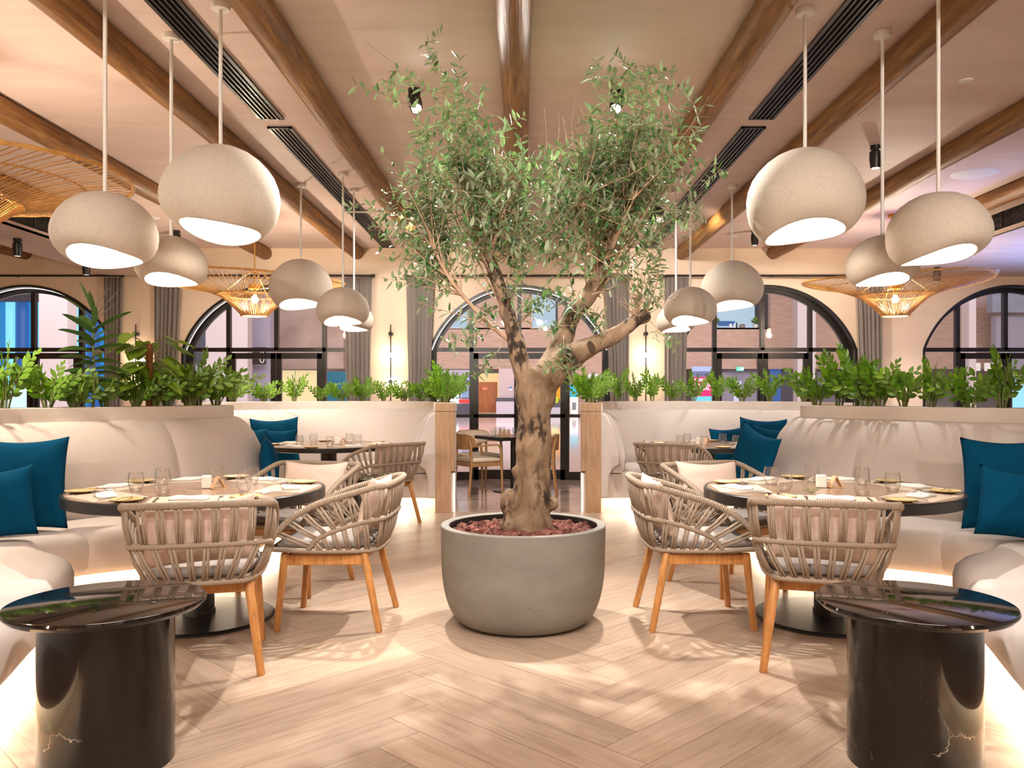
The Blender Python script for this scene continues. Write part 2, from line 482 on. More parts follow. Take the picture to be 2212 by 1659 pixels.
b = MB(); b.box((XL - 0.06, (YF + YW) / 2, CEIL / 2), (0.12, YW - YF, CEIL)); struct('wall_left', b, M['wall'])
b = MB(); b.box((XR + 0.06, (YF + YW) / 2, CEIL / 2), (0.12, YW - YF, CEIL)); struct('wall_right', b, M['wall'])
b = MB(); b.box(((XL + XR) / 2, YF - 0.06, CEIL / 2), (XR - XL + .24, 0.12, CEIL)); struct('wall_front', b, M['wall'])

# arched wall
WIN = [UC + 3.73 * k for k in (-2, -1, 0, 1, 2)]
HW, ZS, ZA = 1.37, 1.99, 2.966
RA = (HW * HW + (ZA - ZS) ** 2) / (2 * (ZA - ZS)); ZC = ZA - RA
def arch_pts(inset=0.0, n=40):
    hw = HW - inset; out = [(-hw, 0.0)]
    r = RA - inset
    a0 = atan2(sqrt(max(0, r * r - hw * hw)), -hw)
    zs = ZC + sqrt(max(0, r * r - hw * hw))
    for i in range(n + 1):
        a = a0 + (pi - 2 * a0) * i / n if False else (a0 + ((pi - a0) - a0) * i / n)
        out.append((r * cos(a), ZC + r * sin(a)))
    out.append((hw, 0.0))
    return out
b = MB()
edges = [XL] + [x for c in WIN for x in (c - HW, c + HW)] + [XR]
for i in range(0, len(edges), 2):
    if edges[i + 1] - edges[i] > 0.01:
        b.box(((edges[i] + edges[i + 1]) / 2, YW + 0.17, CEIL / 2), (edges[i + 1] - edges[i], 0.34, CEIL))
for c in WIN:
    pts = [p for p in arch_pts()[1:-1]]
    pts = [(-HW, ZS)] + pts + [(HW, ZS)]
    for p, q in zip(pts, pts[1:]):
        if q[0] - p[0] < 1e-6: continue
        poly = [(c + p[0], p[1]), (c + q[0], q[1]), (c + q[0], CEIL), (c + p[0], CEIL)]
        b.prism_y(poly, YW, YW + 0.34)
struct('wall_back', b, M['wall'])

def window(idx, c, led):
    root = bpy.data.objects.new('window_%d' % idx, None); root.location = (c, 0, 0); link(root)
    tag(root, kind='structure')
    # reveal lining that follows the arch
    b = MB()
    o_, i_ = arch_pts(0.001), arch_pts(0.035)
    rows = []
    for (x0, z0), (x1, z1) in zip(o_, i_):
        rows.append([(x0, YW - 0.012, z0), (x0, YW + 0.335, z0), (x1, YW + 0.335, z1), (x1, YW - 0.012, z1)])
    b.grid(rows, closed_v=True)
    b.build('reveal', M['frame'], root, smooth=30)
    if led:
        b = MB(); path = [(x, YW + 0.09, z) for x, z in arch_pts(0.043)[1:-1]]
        b.tube(path, 0.004, 6); b.build('led_strip', M['led_w'], root)
    # glazing frame
    yf0, yf1 = YW + 0.20, YW + 0.27
    b = MB()
    a0, a1 = arch_pts(0.036), arch_pts(0.10)
    rows = [[(x0, yf0, z0), (x0, yf1, z0), (x1, yf1, z1), (x1, yf0, z1)] for (x0, z0), (x1, z1) in zip(a0, a1)]
    b.grid(rows, closed_v=True)
    zt = lambda x: ZC + sqrt((RA - 0.07) ** 2 - x * x)
    for x in (-0.734, 0.0, 0.734):
        z0 = 1.99 if x == 0 else 0.0
        b.box((x, (yf0 + yf1) / 2, (z0 + zt(x)) / 2), (0.062, 0.08, zt(x) - z0))
    b.box((0, (yf0 + yf1) / 2, 1.995), (2 * HW - 0.1, 0.08, 0.062))
    for sx in (-1, 1):
        b.box((sx * 1.03, (yf0 + yf1) / 2, 0.98), (0.56, 0.07, 0.05))
        b.box((sx * 1.03, (yf0 + yf1) / 2, 0.06), (0.56, 0.07, 0.12))
    b.build('frame', M['frame'], root)
    for sx in (-1, 1):
        b = MB(); x0, x1 = (0.008, 0.70)
        cx = sx * (x0 + x1) / 2; w = x1 - x0
        y = YW + 0.215
        for xx in (x0 + 0.035, x1 - 0.035): b.box((sx * xx, y, 0.97), (0.075, 0.06, 1.94))
        b.box((cx, y, 1.90), (w, 0.06, 0.09)); b.box((cx, y, 0.08), (w, 0.06, 0.15)); b.box((cx, y, 0.98), (w, 0.06, 0.055))
        d = b.build('door_leaf', M['frame'], root)
        b = MB(); hx = sx * 0.045
        b.tube([(hx, y - 0.075, 0.72), (hx, y - 0.075, 1.36)], 0.014, 10)
        for zz in (0.8, 1.28): b.tube([(hx, y - 0.075, zz), (hx, y - 0.02, zz)], 0.008, 8)
        b.build('door_handle', M['black'], d)
    # one pane per opening
    yp = YW + 0.235
    cols = [(-HW + 0.07, -0.765), (-0.703, -0.031), (0.031, 0.703), (0.765, HW - 0.07)]
    for x0, x1 in cols:
        b = MB(); xs = [x0 + (x1 - x0) * k / 8 for k in range(9)]
        top = [(x, max(2.03, ZC + sqrt(max(0, (RA - 0.09) ** 2 - x * x)))) for x in xs]
        b.add([(x, yp, 2.025) for x in xs] + [(x, yp, z) for x, z in top], [(k, k + 1, 10 + k, 9 + k) for k in range(8)])
        b.build('pane', M['pane'], root)
        b = MB(); inner = x0 > -0.8 and x1 < 0.8
        b.add([(x0, yp, 0.1), (x1, yp, 0.1), (x1, yp, 1.96), (x0, yp, 1.96)], [(0, 1, 2, 3)])
        b.build('pane', M['pane'], root)
for i, c in enumerate(WIN): window(i + 1, c, i < 3)

# ceiling logs
def log(name, u, seed, y0=YF, y1=YW, z=CEIL - 0.075):
    b = MB(); rr = random.Random(seed)
    pts = []; rad = []
    for i in range(60):
        t = i / 59; y = y0 + (y1 - y0) * t
        pts.append((0.012 * noise.noise((seed * 7.3, y * 0.5, 0)), y, z + 0.006 * noise.noise((seed * 3.1, y * 0.6, 4))))
        rad.append(0.098 + 0.010 * noise.noise((seed * 1.7, y * 0.7, 9)))
    b.tube(pts, rad, 20, caps=True)
    for i, v in enumerate(b.v):
        k = 1 + 0.05 * noise.noise((v[0] * 22 + seed, v[1] * 0.6, v[2] * 22))
        b.v[i] = (v[0] * k, v[1], z + (v[2] - z) * k)
    o = b.build(name, M['beam'], None, smooth=180, loc=(UC + u, 0, 0))
    return tag(o, kind='structure')
for k, u in enumerate((-7.45, -5.18, -3.83, -2.45, -1.42, 0.0, 1.42, 2.45, 3.83, 5.18, 7.45)):
    log('ceiling_beam', u, k + 1)

# dropped soffit strips with air grilles in their inner faces
for sd, x_in, x_out in ((-1, 5.33, 6.15), (1, 5.33, 9.55)):
    b = MB(); a, c2 = UC + sd * x_in, UC + sd * x_out
    xc, w = (a + c2) / 2, abs(c2 - a)
    b.box((xc, (YF + YW) / 2, 3.10), (w, YW - YF, 0.02))
    b.box((a + sd * 0.015, (YF + YW) / 2, 3.115), (0.03, YW - YF, 0.05))
    b.box((a + sd * 0.015, (YF + YW) / 2, 3.42), (0.03, YW - YF, 0.17))
    if sd < 0: b.box((c2 - sd * 0.015, (YF + YW) / 2, 3.30), (0.03, YW - YF, 0.40))
    struct('soffit_%s' % ('left' if sd < 0 else 'right'), b, M['soffit'])
    g = MB(); g.box((a + sd * 0.06, (YF + YW) / 2, 3.238), (0.02, YW - YF, 0.2))
    t = thing('air_grille', 'long black slatted air grille in the face of the %s ceiling soffit' % ('left' if sd < 0 else 'right'), 'air grille', (0, 0, 0), group='soffit air grilles')
    g.build('backing', M['black'], t)
    g = MB()
    for k in range(9): g.box((a + sd * 0.02, (YF + YW) / 2, 3.15 + k * 0.0215), (0.022, YW - YF, 0.005), ry=0.0)
    y = YF + 0.5
    while y < YW - 0.1:
        g.box((a + sd * 0.014, y, 3.237), (0.02, 0.02, 0.19)); y += 0.85
    g.build('slats', M['bronze'], t)
b = MB(); b.box((UC + 8.55, 11.0, 3.07), (0.05, 1.9, 0.012), rz=-0.9); tag(b.build('slot_diffuser', M['black']), 'thin dark slot diffuser set diagonally in the right hand soffit', 'air vent')
b = MB()
for xx, ww in ((8.05, 0.36),): b.box((UC + xx, 9.2, 3.075), (ww, 6.6, 0.03))
struct('trim_1', b, M['soffit'])

# slot vents
for sd in (-1, 1):
    side = 'left' if sd < 0 else 'right'
    for (y0, y1, which) in ((-1.5, 6.62, 'front'), (6.83, 12.43, 'rear')):
        t = thing('slot_vent', 'long black four slot ceiling vent, %s length of the %s pair' % (which, side), 'air vent', (UC + sd * 1.945, (y0 + y1) / 2, CEIL - 0.006), group='ceiling slot vents')
        L = y1 - y0; w = 0.20
        b = MB(); b.box((0, 0, 0.004), (w - 0.02, L - 0.02, 0.002)); b.build('backing', plain('vent_dark', (0.004, 0.004, 0.004), 0.6) if 'vent_dark' not in bpy.data.materials else bpy.data.materials['vent_dark'], t)
        b = MB()
        for s2 in (-1, 1):
            b.box((s2 * (w / 2 - 0.012), 0, -0.004), (0.024, L, 0.016)); b.box((0, s2 * (L / 2 - 0.008), -0.004), (w, 0.016, 0.016))
        b.build('rim', M['black'], t)
        b = MB()
        for k in (-1.5, -0.5, 0.5, 1.5): b.box((k * 0.035, 0, -0.004), (0.012, L - 0.03, 0.016), ry=0.0)
        b.build('blades', M['bronze'], t)

# spotlights on the ceiling
SPK = 0.55
def make_spot(name, label, x, y, ztop, tilt_to=None, energy=0, angle=100, lens='lens', scale=1.0, blend=0.8, col=(1.0, 0.93, 0.85), rad=0.035, grp='black ceiling spotlights'):
    t = thing(name, label, 'spotlight', (x, y, ztop), 0, grp)
    b = MB(); b.lathe([(0.045, 0), (0.045, -0.035), (0.03, -0.036), (0.03, -0.045)], 20); b.build('base', M['black'], t, smooth=40)
    d = V3((0, 0, -1)) if tilt_to is None else (V3(tilt_to) - V3((x, y, ztop - 0.1))).normalized()
    q = d.to_track_quat('-Z', 'Y')
    b = MB(); b.lathe([(0.040, 0.03), (0.050, 0.02), (0.052, -0.05), (0.050, -0.06), (0.043, -0.125), (0.036, -0.125), (0.036, -0.10), (0, -0.10)], 22)
    o = b.build('head', M['black'], t, smooth=40); o.location = (0, 0, -0.075); o.rotation_mode = 'QUATERNION'; o.rotation_quaternion = q
    b = MB(); b.lathe([(0.0, -0.113), (0.034, -0.113), (0.034, -0.109), (0, -0.109)], 20)
    o2 = b.build('lens', M[lens], o)
    if energy:
        li = bpy.data.lights.new('spot_lamp', 'SPOT'); li.energy = energy * SPK; li.spot_size = radians(angle); li.spot_blend = blend
        li.color = col; li.shadow_soft_size = rad
        lo = bpy.data.objects.new('spot_lamp', li); link(lo)
        lo.location = V3((x, y, ztop - 0.075)) + d * 0.135; lo.rotation_mode = 'QUATERNION'; lo.rotation_quaternion = q
    return t
SPOTS = [
    ('round black spotlight shining from the ceiling beside the left side of the olive crown', -0.78, 6.0, CEIL, (0.0, 3.6, 0.6), 640, 110, 'lens_big'),
    ('round black spotlight shining from the ceiling behind the right side of the olive crown', 0.68, 6.0, CEIL, (0.1, 3.6, 0.6), 640, 110, 'lens_big'),
    ('black ceiling spotlight between the two right hand logs above the large rattan lamp', 3.12, 7.37, CEIL, None, 260, 92, 'lens'),
    ('small black ceiling spotlight near the arched wall on the right', 3.12, 11.2, CEIL, None, 200, 92, 'lens'),
    ('small black ceiling spotlight near the arched wall on the left', -4.65, 11.2, CEIL, None, 200, 92, 'lens'),
    ('black spotlight under the left soffit, the one nearer the camera', -5.76, 9.5, 3.09, None, 120, 95, 'lens'),
    ('black spotlight under the left soffit, the one nearer the arched wall', -5.76, 11.0, 3.09, None, 120, 95, 'lens'),
    ('black spotlight under the right soffit above the rattan lamp rim', 5.80, 11.66, 3.09, None, 120, 95, 'lens'),
]
for lab, x, y, z, tt, en, an, le in SPOTS:
    make_spot('ceiling_spotlight', lab, x, y, z, tt, en, an, le)
WIDE = 92
for x, y, en, tt, an in ((-0.78, 1.9, 230, (-0.2, 4.7, 0.9), 62), (0.68, 1.9, 230, (0.25, 4.7, 0.9), 62), 
                         (-0.8, 0.4, 350, (-0.5, 2.6, 0), 88), (0.7, 0.4, 330, (0.5, 2.6, 0), 88), (-0.8, -1.6, 240, (-2.2, 4.8, 1.9), 56), (0.7, -1.6, 220, (2.2, 4.8, 1.9), 56), (-3.1, -1.6, 820, (-2.7, 7.0, 1.7), 44), (3.1, -1.6, 1000, (2.75, 7.0, 1.7), 44),
                         (-0.55, 8.0, 330, (-2.2, 10.5, 1.0), 80), (0.5, 8.0, 330, (2.2, 10.5, 1.0), 80), (0.0, 9.0, 200, None, WIDE),
                         (-1.25, 10.0, 230, (-2.3, 12.6, 2.3), 105), (1.55, 10.0, 200, (2.2, 12.6, 2.3), 105), (1.5, 9.5, 420, (5.9, 12.58, 1.7), 60), (-1.2, 9.5, 320, (-5.8, 12.58, 1.8), 56), (-0.55, 1.0, 260, (-.35, 4.85, 2.4), 46), (0.5, 1.0, 260, (.4, 4.85, 2.4), 46), (-7.0, 4.0, 300, None, WIDE), (7.0, 4.0, 300, None, WIDE), (-7.5, 9.0, 300, None, WIDE)):
    z = 3.09 if x > 5.3 else CEIL
    make_spot('ceiling_spotlight', 'added black ceiling spotlight, unseen, giving fill light to the dining room', x, y, z, tt, en, an, 'lens', rad=0.06)

# flush discs in the ceiling
for lab, x, y, r, nm, ct in (('large round white ceiling speaker on the right between two logs', 4.5, 8.3, 0.22, 'ceiling_speaker', 'speaker'),
                         ('round white ceiling speaker behind the rattan lamp rod on the right', 4.45, 10.3, 0.11, 'ceiling_speaker', 'speaker'),
                         ('small round white ceiling cover plate high on the right', 3.1, 5.83, 0.045, 'ceiling_plate', 'cover plate'),
                         ('small round white ceiling plate near the arched wall on the right', 2.95, 11.6, 0.045, 'ceiling_plate', 'cover plate'),
                         ('round white ceiling speaker behind the left pendant rods', -4.64, 10.4, 0.11, 'ceiling_speaker', 'speaker'),
                         ('small round white ceiling plate near the left log ends', -3.95, 11.6, 0.045, 'ceiling_plate', 'cover plate')):
    b = MB(); b.lathe([(0, -0.006), (r * 0.93, -0.006), (r, -0.001), (r, 0.0), (0, 0)], 32)
    o = b.build(nm, M['white'], None, smooth=40, loc=(x, y, CEIL)); tag(o, lab, ct)
b = MB(); b.lathe([(0, -0.05), (0.035, -0.05), (0.055, -0.04), (0.055, -0.01), (0.06, 0), (0, 0)], 24)
tag(b.build('smoke_detector', M['white'], None, smooth=40, loc=(6.75, 11.9, 3.09)), 'round white smoke detector under the right soffit', 'smoke detector')
for sd in (-1, 1):
    b = MB(); b.tube([(UC + sd * 1.62, 9.95, CEIL - 0.02), (UC + sd * 2.1, 9.95, CEIL - 0.02)], 0.014, 8)
    tag(b.build('ceiling_conduit', M['white']), 'short white conduit crossing under the %s slot vent' % ('left' if sd < 0 else 'right'), 'conduit', 'ceiling conduits')

# curtains
def curtain(xa, xb, xa2, xb2, lab, seed):
    b = MB(); n = 110; rr = random.Random(seed); rows = []
    zt, zb = 3.055, 0.03
    nz = 16
    npl = max(5, int((xb - xa) / 0.062))
    ph = [rr.uniform(-0.5, 0.5) for _ in range(60)]
    for k in range(nz + 1):
        t = k / nz; z = zt + (zb - zt) * t
        s = t ** 0.8
        a = xa + (xa2 - xa) * s; c = xb + (xb2 - xb) * s
        row = []
        for i in range(n + 1):
            f = i / n; q = f * npl * 2 * pi
            amp = 0.032 + 0.010 * sin(f * 9 + seed)
            y = YW - 0.13 + amp * sin(q + ph[int(f * 50)] * 0.3) * (0.85 + 0.3 * t)
            row.append((a + (c - a) * f + 0.012 * sin(2 * q), y, z))
        rows.append(row)
    b.grid(rows)
    o = b.build('curtain', M['curtain'], None, smooth=180)
    so = o.modifiers.new('thick', 'SOLIDIFY'); so.thickness = 0.004
    tag(o, lab, 'curtain', 'grey curtains by the arched windows')
PX = lambda px, d=12.45: (px - 1129) / 1800 * d
def cur(a, c, a2, c2, lab, seed): curtain(PX(a), PX(c), PX(a2), PX(c2), lab, seed)
cur(225, 265, 226, 262, 'grey curtain on the right edge of the blue lit leftmost window', 1)
cur(333, 392, 334, 376, 'grey curtain just right of the leftmost wall lamp', 2)
cur(742, 803, 752, 800, 'grey curtain just left of the wall lamp beside the rear left bench', 3)
cur(878, 940, 886, 924, 'grey curtain on the left side of the centre doorway', 4)
cur(1306, 1360, 1324, 1357, 'grey curtain on the right side of the centre doorway', 5)
cur(1436, 1488, 1436, 1478, 'grey curtain just right of the wall lamp behind the rear right bench', 6)
cur(1850, 1906, 1864, 1905, 'grey curtain beside the plain pier on the far right', 7)

def rod(x0, x1, lab, hooks):
    t = thing('curtain_rod', lab, 'curtain rod', (0, YW - 0.13, 3.085), group='black curtain rods')
    b = MB(); b.tube([(x0, 0, 0), (x1, 0, 0)], 0.016, 12); b.build('rail', M['black'], t, smooth=40)
    for x in (x0, x1):
        b = MB(); b.tube([(x - 0.03, 0, 0), (x + 0.03, 0, 0)], 0.023, 12); b.build('finial', M['black'], t, smooth=40)
    for x in hooks:
        b = MB(); b.tube([(x, 0.125, 0), (x, 0.03, 0), (x, 0.0, -0.012)], 0.011, 8); b.build('bracket', M['black'], t)
rod(XL + 0.1, PX(264), 'black curtain rod over the blue lit leftmost window', (PX(30), PX(255)))
rod(PX(330), PX(806), 'black curtain rod over the second window behind the hanging rattan lamp', (PX(345), PX(565), PX(800)))
rod(PX(877), PX(1362), 'black curtain rod over the centre doorway behind the olive', (PX(885), PX(1120), PX(1350)))
rod(PX(1428), PX(1908), 'black curtain rod over the window right of the olive', (PX(1440), PX(1669), PX(1900)))

# wall lamps on the piers
def sconce(u, lab):
    t = thing('wall_lamp', lab, 'wall lamp', (UC + u, YW - 0.07, 0), 0, 'thin black wall lamps')
    b = MB(); b.tube([(0, 0, 0.98), (0, 0, 2.36)], 0.0085, 10); b.build('rod', M['black'], t, smooth=40)
    for z, r in ((2.22, 0.032), (1.50, 0.034)):
        b = MB(); b.tube([(0, -0.035, z), (0, 0.068, z)], r, 20); b.build('disc', M['black'], t, smooth=40)
    b = MB(); b.tube([(-0.0, 0.0, 1.84), (-0.0, 0.0, 1.98)], 0.013, 12); b.build('lamp_holder', M['black'], t, smooth=40)
    b = MB(); b.lathe([(0, -0.055), (0.03, -0.047), (0.052, -0.02), (0.052, 0.02), (0.03, 0.047), (0, 0.055)], 20, (-0.012, 0.03, 1.90)); b.build('glow_globe', M['sconce'], t, smooth=180)
    b = MB(); b.lathe([(0.036, -0.003), (0.058, -0.003), (0.058, 0.003), (0.036, 0.003)], 24)
    o = b.build('glow_ring', M['sconce'], t, smooth=30); o.rotation_euler = (pi / 2, 0, 0); o.location = (0, 0.055, 1.50)
    for z, e in ((1.90, 4), (1.5, 3)):
        li = bpy.data.lights.new('wall_glow', 'POINT'); li.energy = e; li.color = (1.0, 0.80, 0.55); li.shadow_soft_size = 0.05
        lo = bpy.data.objects.new('wall_glow', li); link(lo); lo.location = (UC + u + 0.0, YW - 0.10, z)
sconce(-5.76, 'thin black wall lamp partly hidden by the tall plants on the left')
sconce(-1.93, 'thin black wall lamp on the pier left of the centre doorway')
sconce(1.90, 'thin black wall lamp on the pier right of the centre doorway')
# ---------------------------------------------------------------- benches, ledges, end panels
NEAR_B = [(2.85, 7.6), (2.58, 7.52), (2.48, 7.25), (2.62, 6.95), (2.85, 6.55), (3.12, 6.15), (3.45, 5.65), (3.62, 5.05), (3.45, 4.5), (3.1, 3.95), (2.85, 3.3), (2.72, 2.5), (2.7, 1.6)]
NEAR_F = [(2.5, 8.05), (2.08, 7.75), (1.93, 7.2), (1.90, 6.6), (1.92, 6.05), (2.2, 5.72), (2.65, 5.42), (2.88, 5.08), (2.72, 4.82), (2.36, 4.48), (2.10, 3.7), (1.84, 2.8), (1.65, 1.6)]
FAR_B = [(0.95, 9.36), (0.97, 9.95), (1.12, 10.6), (1.55, 11.0), (2.1, 11.12), (2.75, 10.9), (3.25, 10.4), (3.5, 9.75), (3.45, 9.0), (3.2, 8.4), (2.95, 7.98)]
FAR_F = [(1.5, 9.36), (1.43, 9.65), (1.5, 9.95), (1.75, 10.15), (2.1, 10.22), (2.5, 10.1), (2.8, 9.8), (2.9, 9.35), (2.82, 8.95), (2.65, 8.62), (2.45, 8.32)]
SEAT = [(0.06, 0.15), (0.015, 0.20), (0.0, 0.30), (0.0, 0.355), (0.012, 0.40), (0.045, 0.43), (0.10, 0.442)]      # (offset in from the front edge, height)
BACK = [(0.235, 0.43), (0.262, 0.50), (0.272, 0.60), (0.258, 0.72), (0.222, 0.86), (0.165, 0.98), (0.095, 1.07), (0.045, 1.108), (0.012, 1.12)]  # (offset forward from the ledge line, height)
NS = 10
def banquette(sd, B, F, seams, label, name='banquette'):
    root = thing(name, label, 'bench', (0, 0, 0), 0, 'curved upholstered benches')
    mir = lambda p: V3((UC + sd * p[0], p[1], 0))
    Bc = cat_rom([mir(p) for p in B], NS); Fc = cat_rom([mir(p) for p in F], NS)
    n = len(Bc)
    cuts = [0] + [int(s * NS) for s in seams] + [n - 1]
    for a, c in zip(cuts, cuts[1:]):
        for kind in ('seat', 'backrest'):
            prof = SEAT if kind == 'seat' else BACK
            rows = []
            m = c - a
            for i in range(a, c + 1):
                d = (Bc[i] - Fc[i]); L = d.length; d = d / L
                e = min(i - a, c - i)
                pin = 0.020 if e == 0 else (0.006 if e == 1 else 0.0)     # crease at a seam
                if e == 0: pt = 0.08 / max(0.08, L)
                row = []
                if kind == 'seat':
                    for o_, z in prof: row.append(Fc[i] + d * (o_ + pin) + V3((0, 0, z - (pin if z > 0.3 else 0))))
                    for o_, z in ((L * 0.45, 0.452), (L - 0.20, 0.445)): row.append(Fc[i] + d * o_ + V3((0, 0, z - pin)))
                    for o_, z in ((L - 0.20, 0.42), (L - 0.02, 0.42), (L - 0.02, 0.15)): row.append(Fc[i] + d * o_ + V3((0, 0, z)))
                else:
                    for o_, z in prof: row.append(Bc[i] - d * (o_ - pin) + V3((0, 0, z)))
                    row.append(Bc[i] + d * 0.02 + V3((0, 0, 1.12))); row.append(Bc[i] + d * 0.02 + V3((0, 0, 0.43)))
                rows.append([tuple(p) for p in row])
            b = MB(); b.grid(rows, closed_v=True)
            k = len(rows[0])
            b.f.append(tuple(range(k))); b.f.append(tuple(reversed(range((len(rows) - 1) * k, len(rows) * k)))); b.mi += [0, 0]
            b.build(kind, M['fabric'], root, smooth=55, fixn=True)
    rows = []
    for i in range(4, n):
        d = (Bc[i] - Fc[i]); L = d.length; d = d / L
        p0, p1 = Fc[i] + d * 0.22, Bc[i] + d * 0.0
        rows.append([(p0.x, p0.y, 0.0), (p0.x, p0.y, 0.149), (p1.x, p1.y, 0.149), (p1.x, p1.y, 0.0)])
    b = MB(); b.grid(rows, closed_v=True); b.f += [(0, 1, 2, 3), tuple(reversed(range(4 * (n - 5), 4 * (n - 4))))]; b.mi += [0, 0]; b.build('plinth', M['cream'], root, fixn=True)
    rows = []
    for i in range(n):
        d = (Bc[i] - Fc[i]); d = d / d.length
        p0, p1 = Fc[i] + d * 0.14, Fc[i] + d * 0.17
        rows.append([(p0.x, p0.y, 0.140), (p0.x, p0.y, 0.148), (p1.x, p1.y, 0.148), (p1.x, p1.y, 0.140)])
    b = MB(); b.grid(rows, closed_v=True); b.build('led_strip', M['led'], root, fixn=True)
    tn = (Fc[1] - Fc[0]).normalized(); a_, c_ = Fc[0].lerp(Bc[0], .1) + tn * .10, Bc[0].lerp(Fc[0], .05) + tn * .10
    b = MB(); m_ = (a_ + c_) / 2; d_ = c_ - a_
    b.box((m_.x, m_.y, .1445), (d_.length, .03, .008), rz=atan2(d_.y, d_.x)); b.build('led_strip', M['led'], root)
    return Bc, Fc

def ledge(sd, Bc, Fc, i0, i1, label, wid=0.30, cap=True):
    root = thing('planter_ledge', label, 'planter ledge', (0, 0, 0), 0, 'stone planter ledges')
    front, back, mid = [], [], []
    for i in range(i0, i1 + 1):
        t = Bc[min(i + 1, len(Bc) - 1)] - Bc[max(i - 1, 0)]
        t.normalize(); nrm = V3((-t.y, t.x, 0))
        if nrm.dot(Bc[i] - Fc[i]) < 0: nrm = -nrm
        front.append(Bc[i] + nrm * 0.0); back.append(Bc[i] + nrm * wid); mid.append(Bc[i] + nrm * wid / 2)
    outline = [p for p in front]
    tail = list(reversed(back))
    poly = outline + tail
    if cap:
        c = mid[0]; ra = wid / 2; v = front[0] - c; a0 = atan2(v.y, v.x); w = back[0] - c
        t0 = (Bc[i0 + 1] - Bc[i0]).normalized()
        capp = []
        for k in range(1, 8):
            q = pi * k / 8
            capp.append(c + (w * cos(q)) + (-t0) * ra * sin(q))
        poly = poly + capp
    n = len(poly)
    cen = poly
    def inset(dist):
        out = []
        area = sum(poly[i].x * poly[(i + 1) % n].y - poly[(i + 1) % n].x * poly[i].y for i in range(n))
        sg = 1 if area > 0 else -1
        for i in range(n):
            e = (poly[(i + 1) % n] - poly[i - 1]).normalized()
            out.append(poly[i] + V3((-e.y, e.x, 0)) * dist * sg)
        return out
    inn = inset(0.03)
    z0, z1 = 1.1205, 1.222
    b = MB()
    rings = [[(p.x, p.y, z0) for p in poly], [(p.x, p.y, z1 - 0.004) for p in poly], [(p.x, p.y, z1) for p in inset(0.004)], [(p.x, p.y, z1) for p in inn], [(p.x, p.y, z1 - 0.035) for p in inn]]
    b.grid(rings, closed_v=True)
    b.build('trough', M['ledge'], root, smooth=30, fixn=True)
    b = MB(); b.add([(p.x, p.y, z1 - 0.03) for p in inn], [tuple(range(n))]); b.build('soil', M['soil'], root, fixn=True)
    # carcass wall under the trough, behind the backrest
    b = MB(); k0 = 4 if cap else 1
    fr = [a.lerp(c, 0.16) for a, c in zip(front, back)][k0:-1]; bk = [a.lerp(c, 0.55) for a, c in zip(front, back)][k0:-1]
    ins = fr + list(reversed(bk))
    b.grid([[(p.x, p.y, 0.0) for p in ins], [(p.x, p.y, z0) for p in ins]], closed_v=True); b.build('carcass', M['ledge'], root, smooth=30, fixn=True)
    return mid

SIDE = {-1: 'left', 1: 'right'}
MIDS = {}
for sd in (-1, 1):
    s = SIDE[sd]
    Bc, Fc = banquette(sd, NEAR_B, NEAR_F, (3.95, 6.2, 7.7, 9.5), 'curved greige upholstered bench around the front %s table' % s)
    MIDS[('near', sd)] = ledge(sd, Bc, Fc, 20, len(Bc) - 1, 'pale stone planter ledge above the front %s bench with a rounded end' % s)
    Bc, Fc = banquette(sd, FAR_B, FAR_F, (3.45, 5.7, 8.0), 'curved greige upholstered bench around the rear %s table' % s)
    MIDS[('far', sd)] = ledge(sd, Bc, Fc, 0, 8 * NS, 'pale stone planter ledge above the rear %s bench' % s, wid=0.22, cap=False)
    # upholstered end of the rear bench seen from the front
    prof = [(0.90, 0.16), (1.005, 0.16), (1.005, 0.30), (1.01, 0.40), (1.04, 0.47), (1.12, 0.535), (1.135, 0.60), (1.125, 0.68), (1.09, 0.82), (1.05, 0.95), (1.00, 1.06), (0.96, 1.105), (0.90, 1.12)]
    b = MB(); poly = [(UC + sd * x, z) for x, z in prof]
    if sd < 0: poly = list(reversed(poly))
    b.prism_y(poly, 9.245, 9.325)
    o = b.build('bench_end_panel', M['fabric'], None, smooth=35, bevel=0.02, seg=3)
    tag(o, 'upholstered bench end beside the %s oak end post' % s, 'bench end', 'upholstered bench ends')
    # oak end post
    t = thing('oak_end_post', 'squared pale oak end post with pale plant ledge cap, %s of the centre aisle' % s, 'post', (UC + sd * 0.813, 9.32, 0), 0, 'oak end posts')
    b = MB(); b.box((0.02 * sd, -0.055, 0.56), (0.175, 0.05, 1.12)); b.box((-0.088 * sd, -0.055, 0.79), (0.041, 0.05, 0.66)); b.build('front_panel', M['oak'], t, bevel=0.003)
    b = MB(); b.box((0, -0.055, 1.1715), (0.216, 0.05, 0.095)); b.build('cap_panel', M['oak'], t, bevel=0.003)
    b = MB(); b.box((0, 0.12, 0.56), (0.20, 0.28, 1.12)); b.box((0, 0.12, 1.171), (0.216, 0.28, 0.094)); b.build('side_panel', M['ledge'], t, bevel=0.003)
    b = MB(); b.box((-0.09 * sd, -0.03, 0.452), (0.04, 0.05, 0.014)); b.build('light_slot', M['black'], t)
    b = MB(); b.box((-0.102 * sd, -0.025, 0.22), (0.012, 0.012, 0.43)); b.build('led_strip', M['led_w'], t)

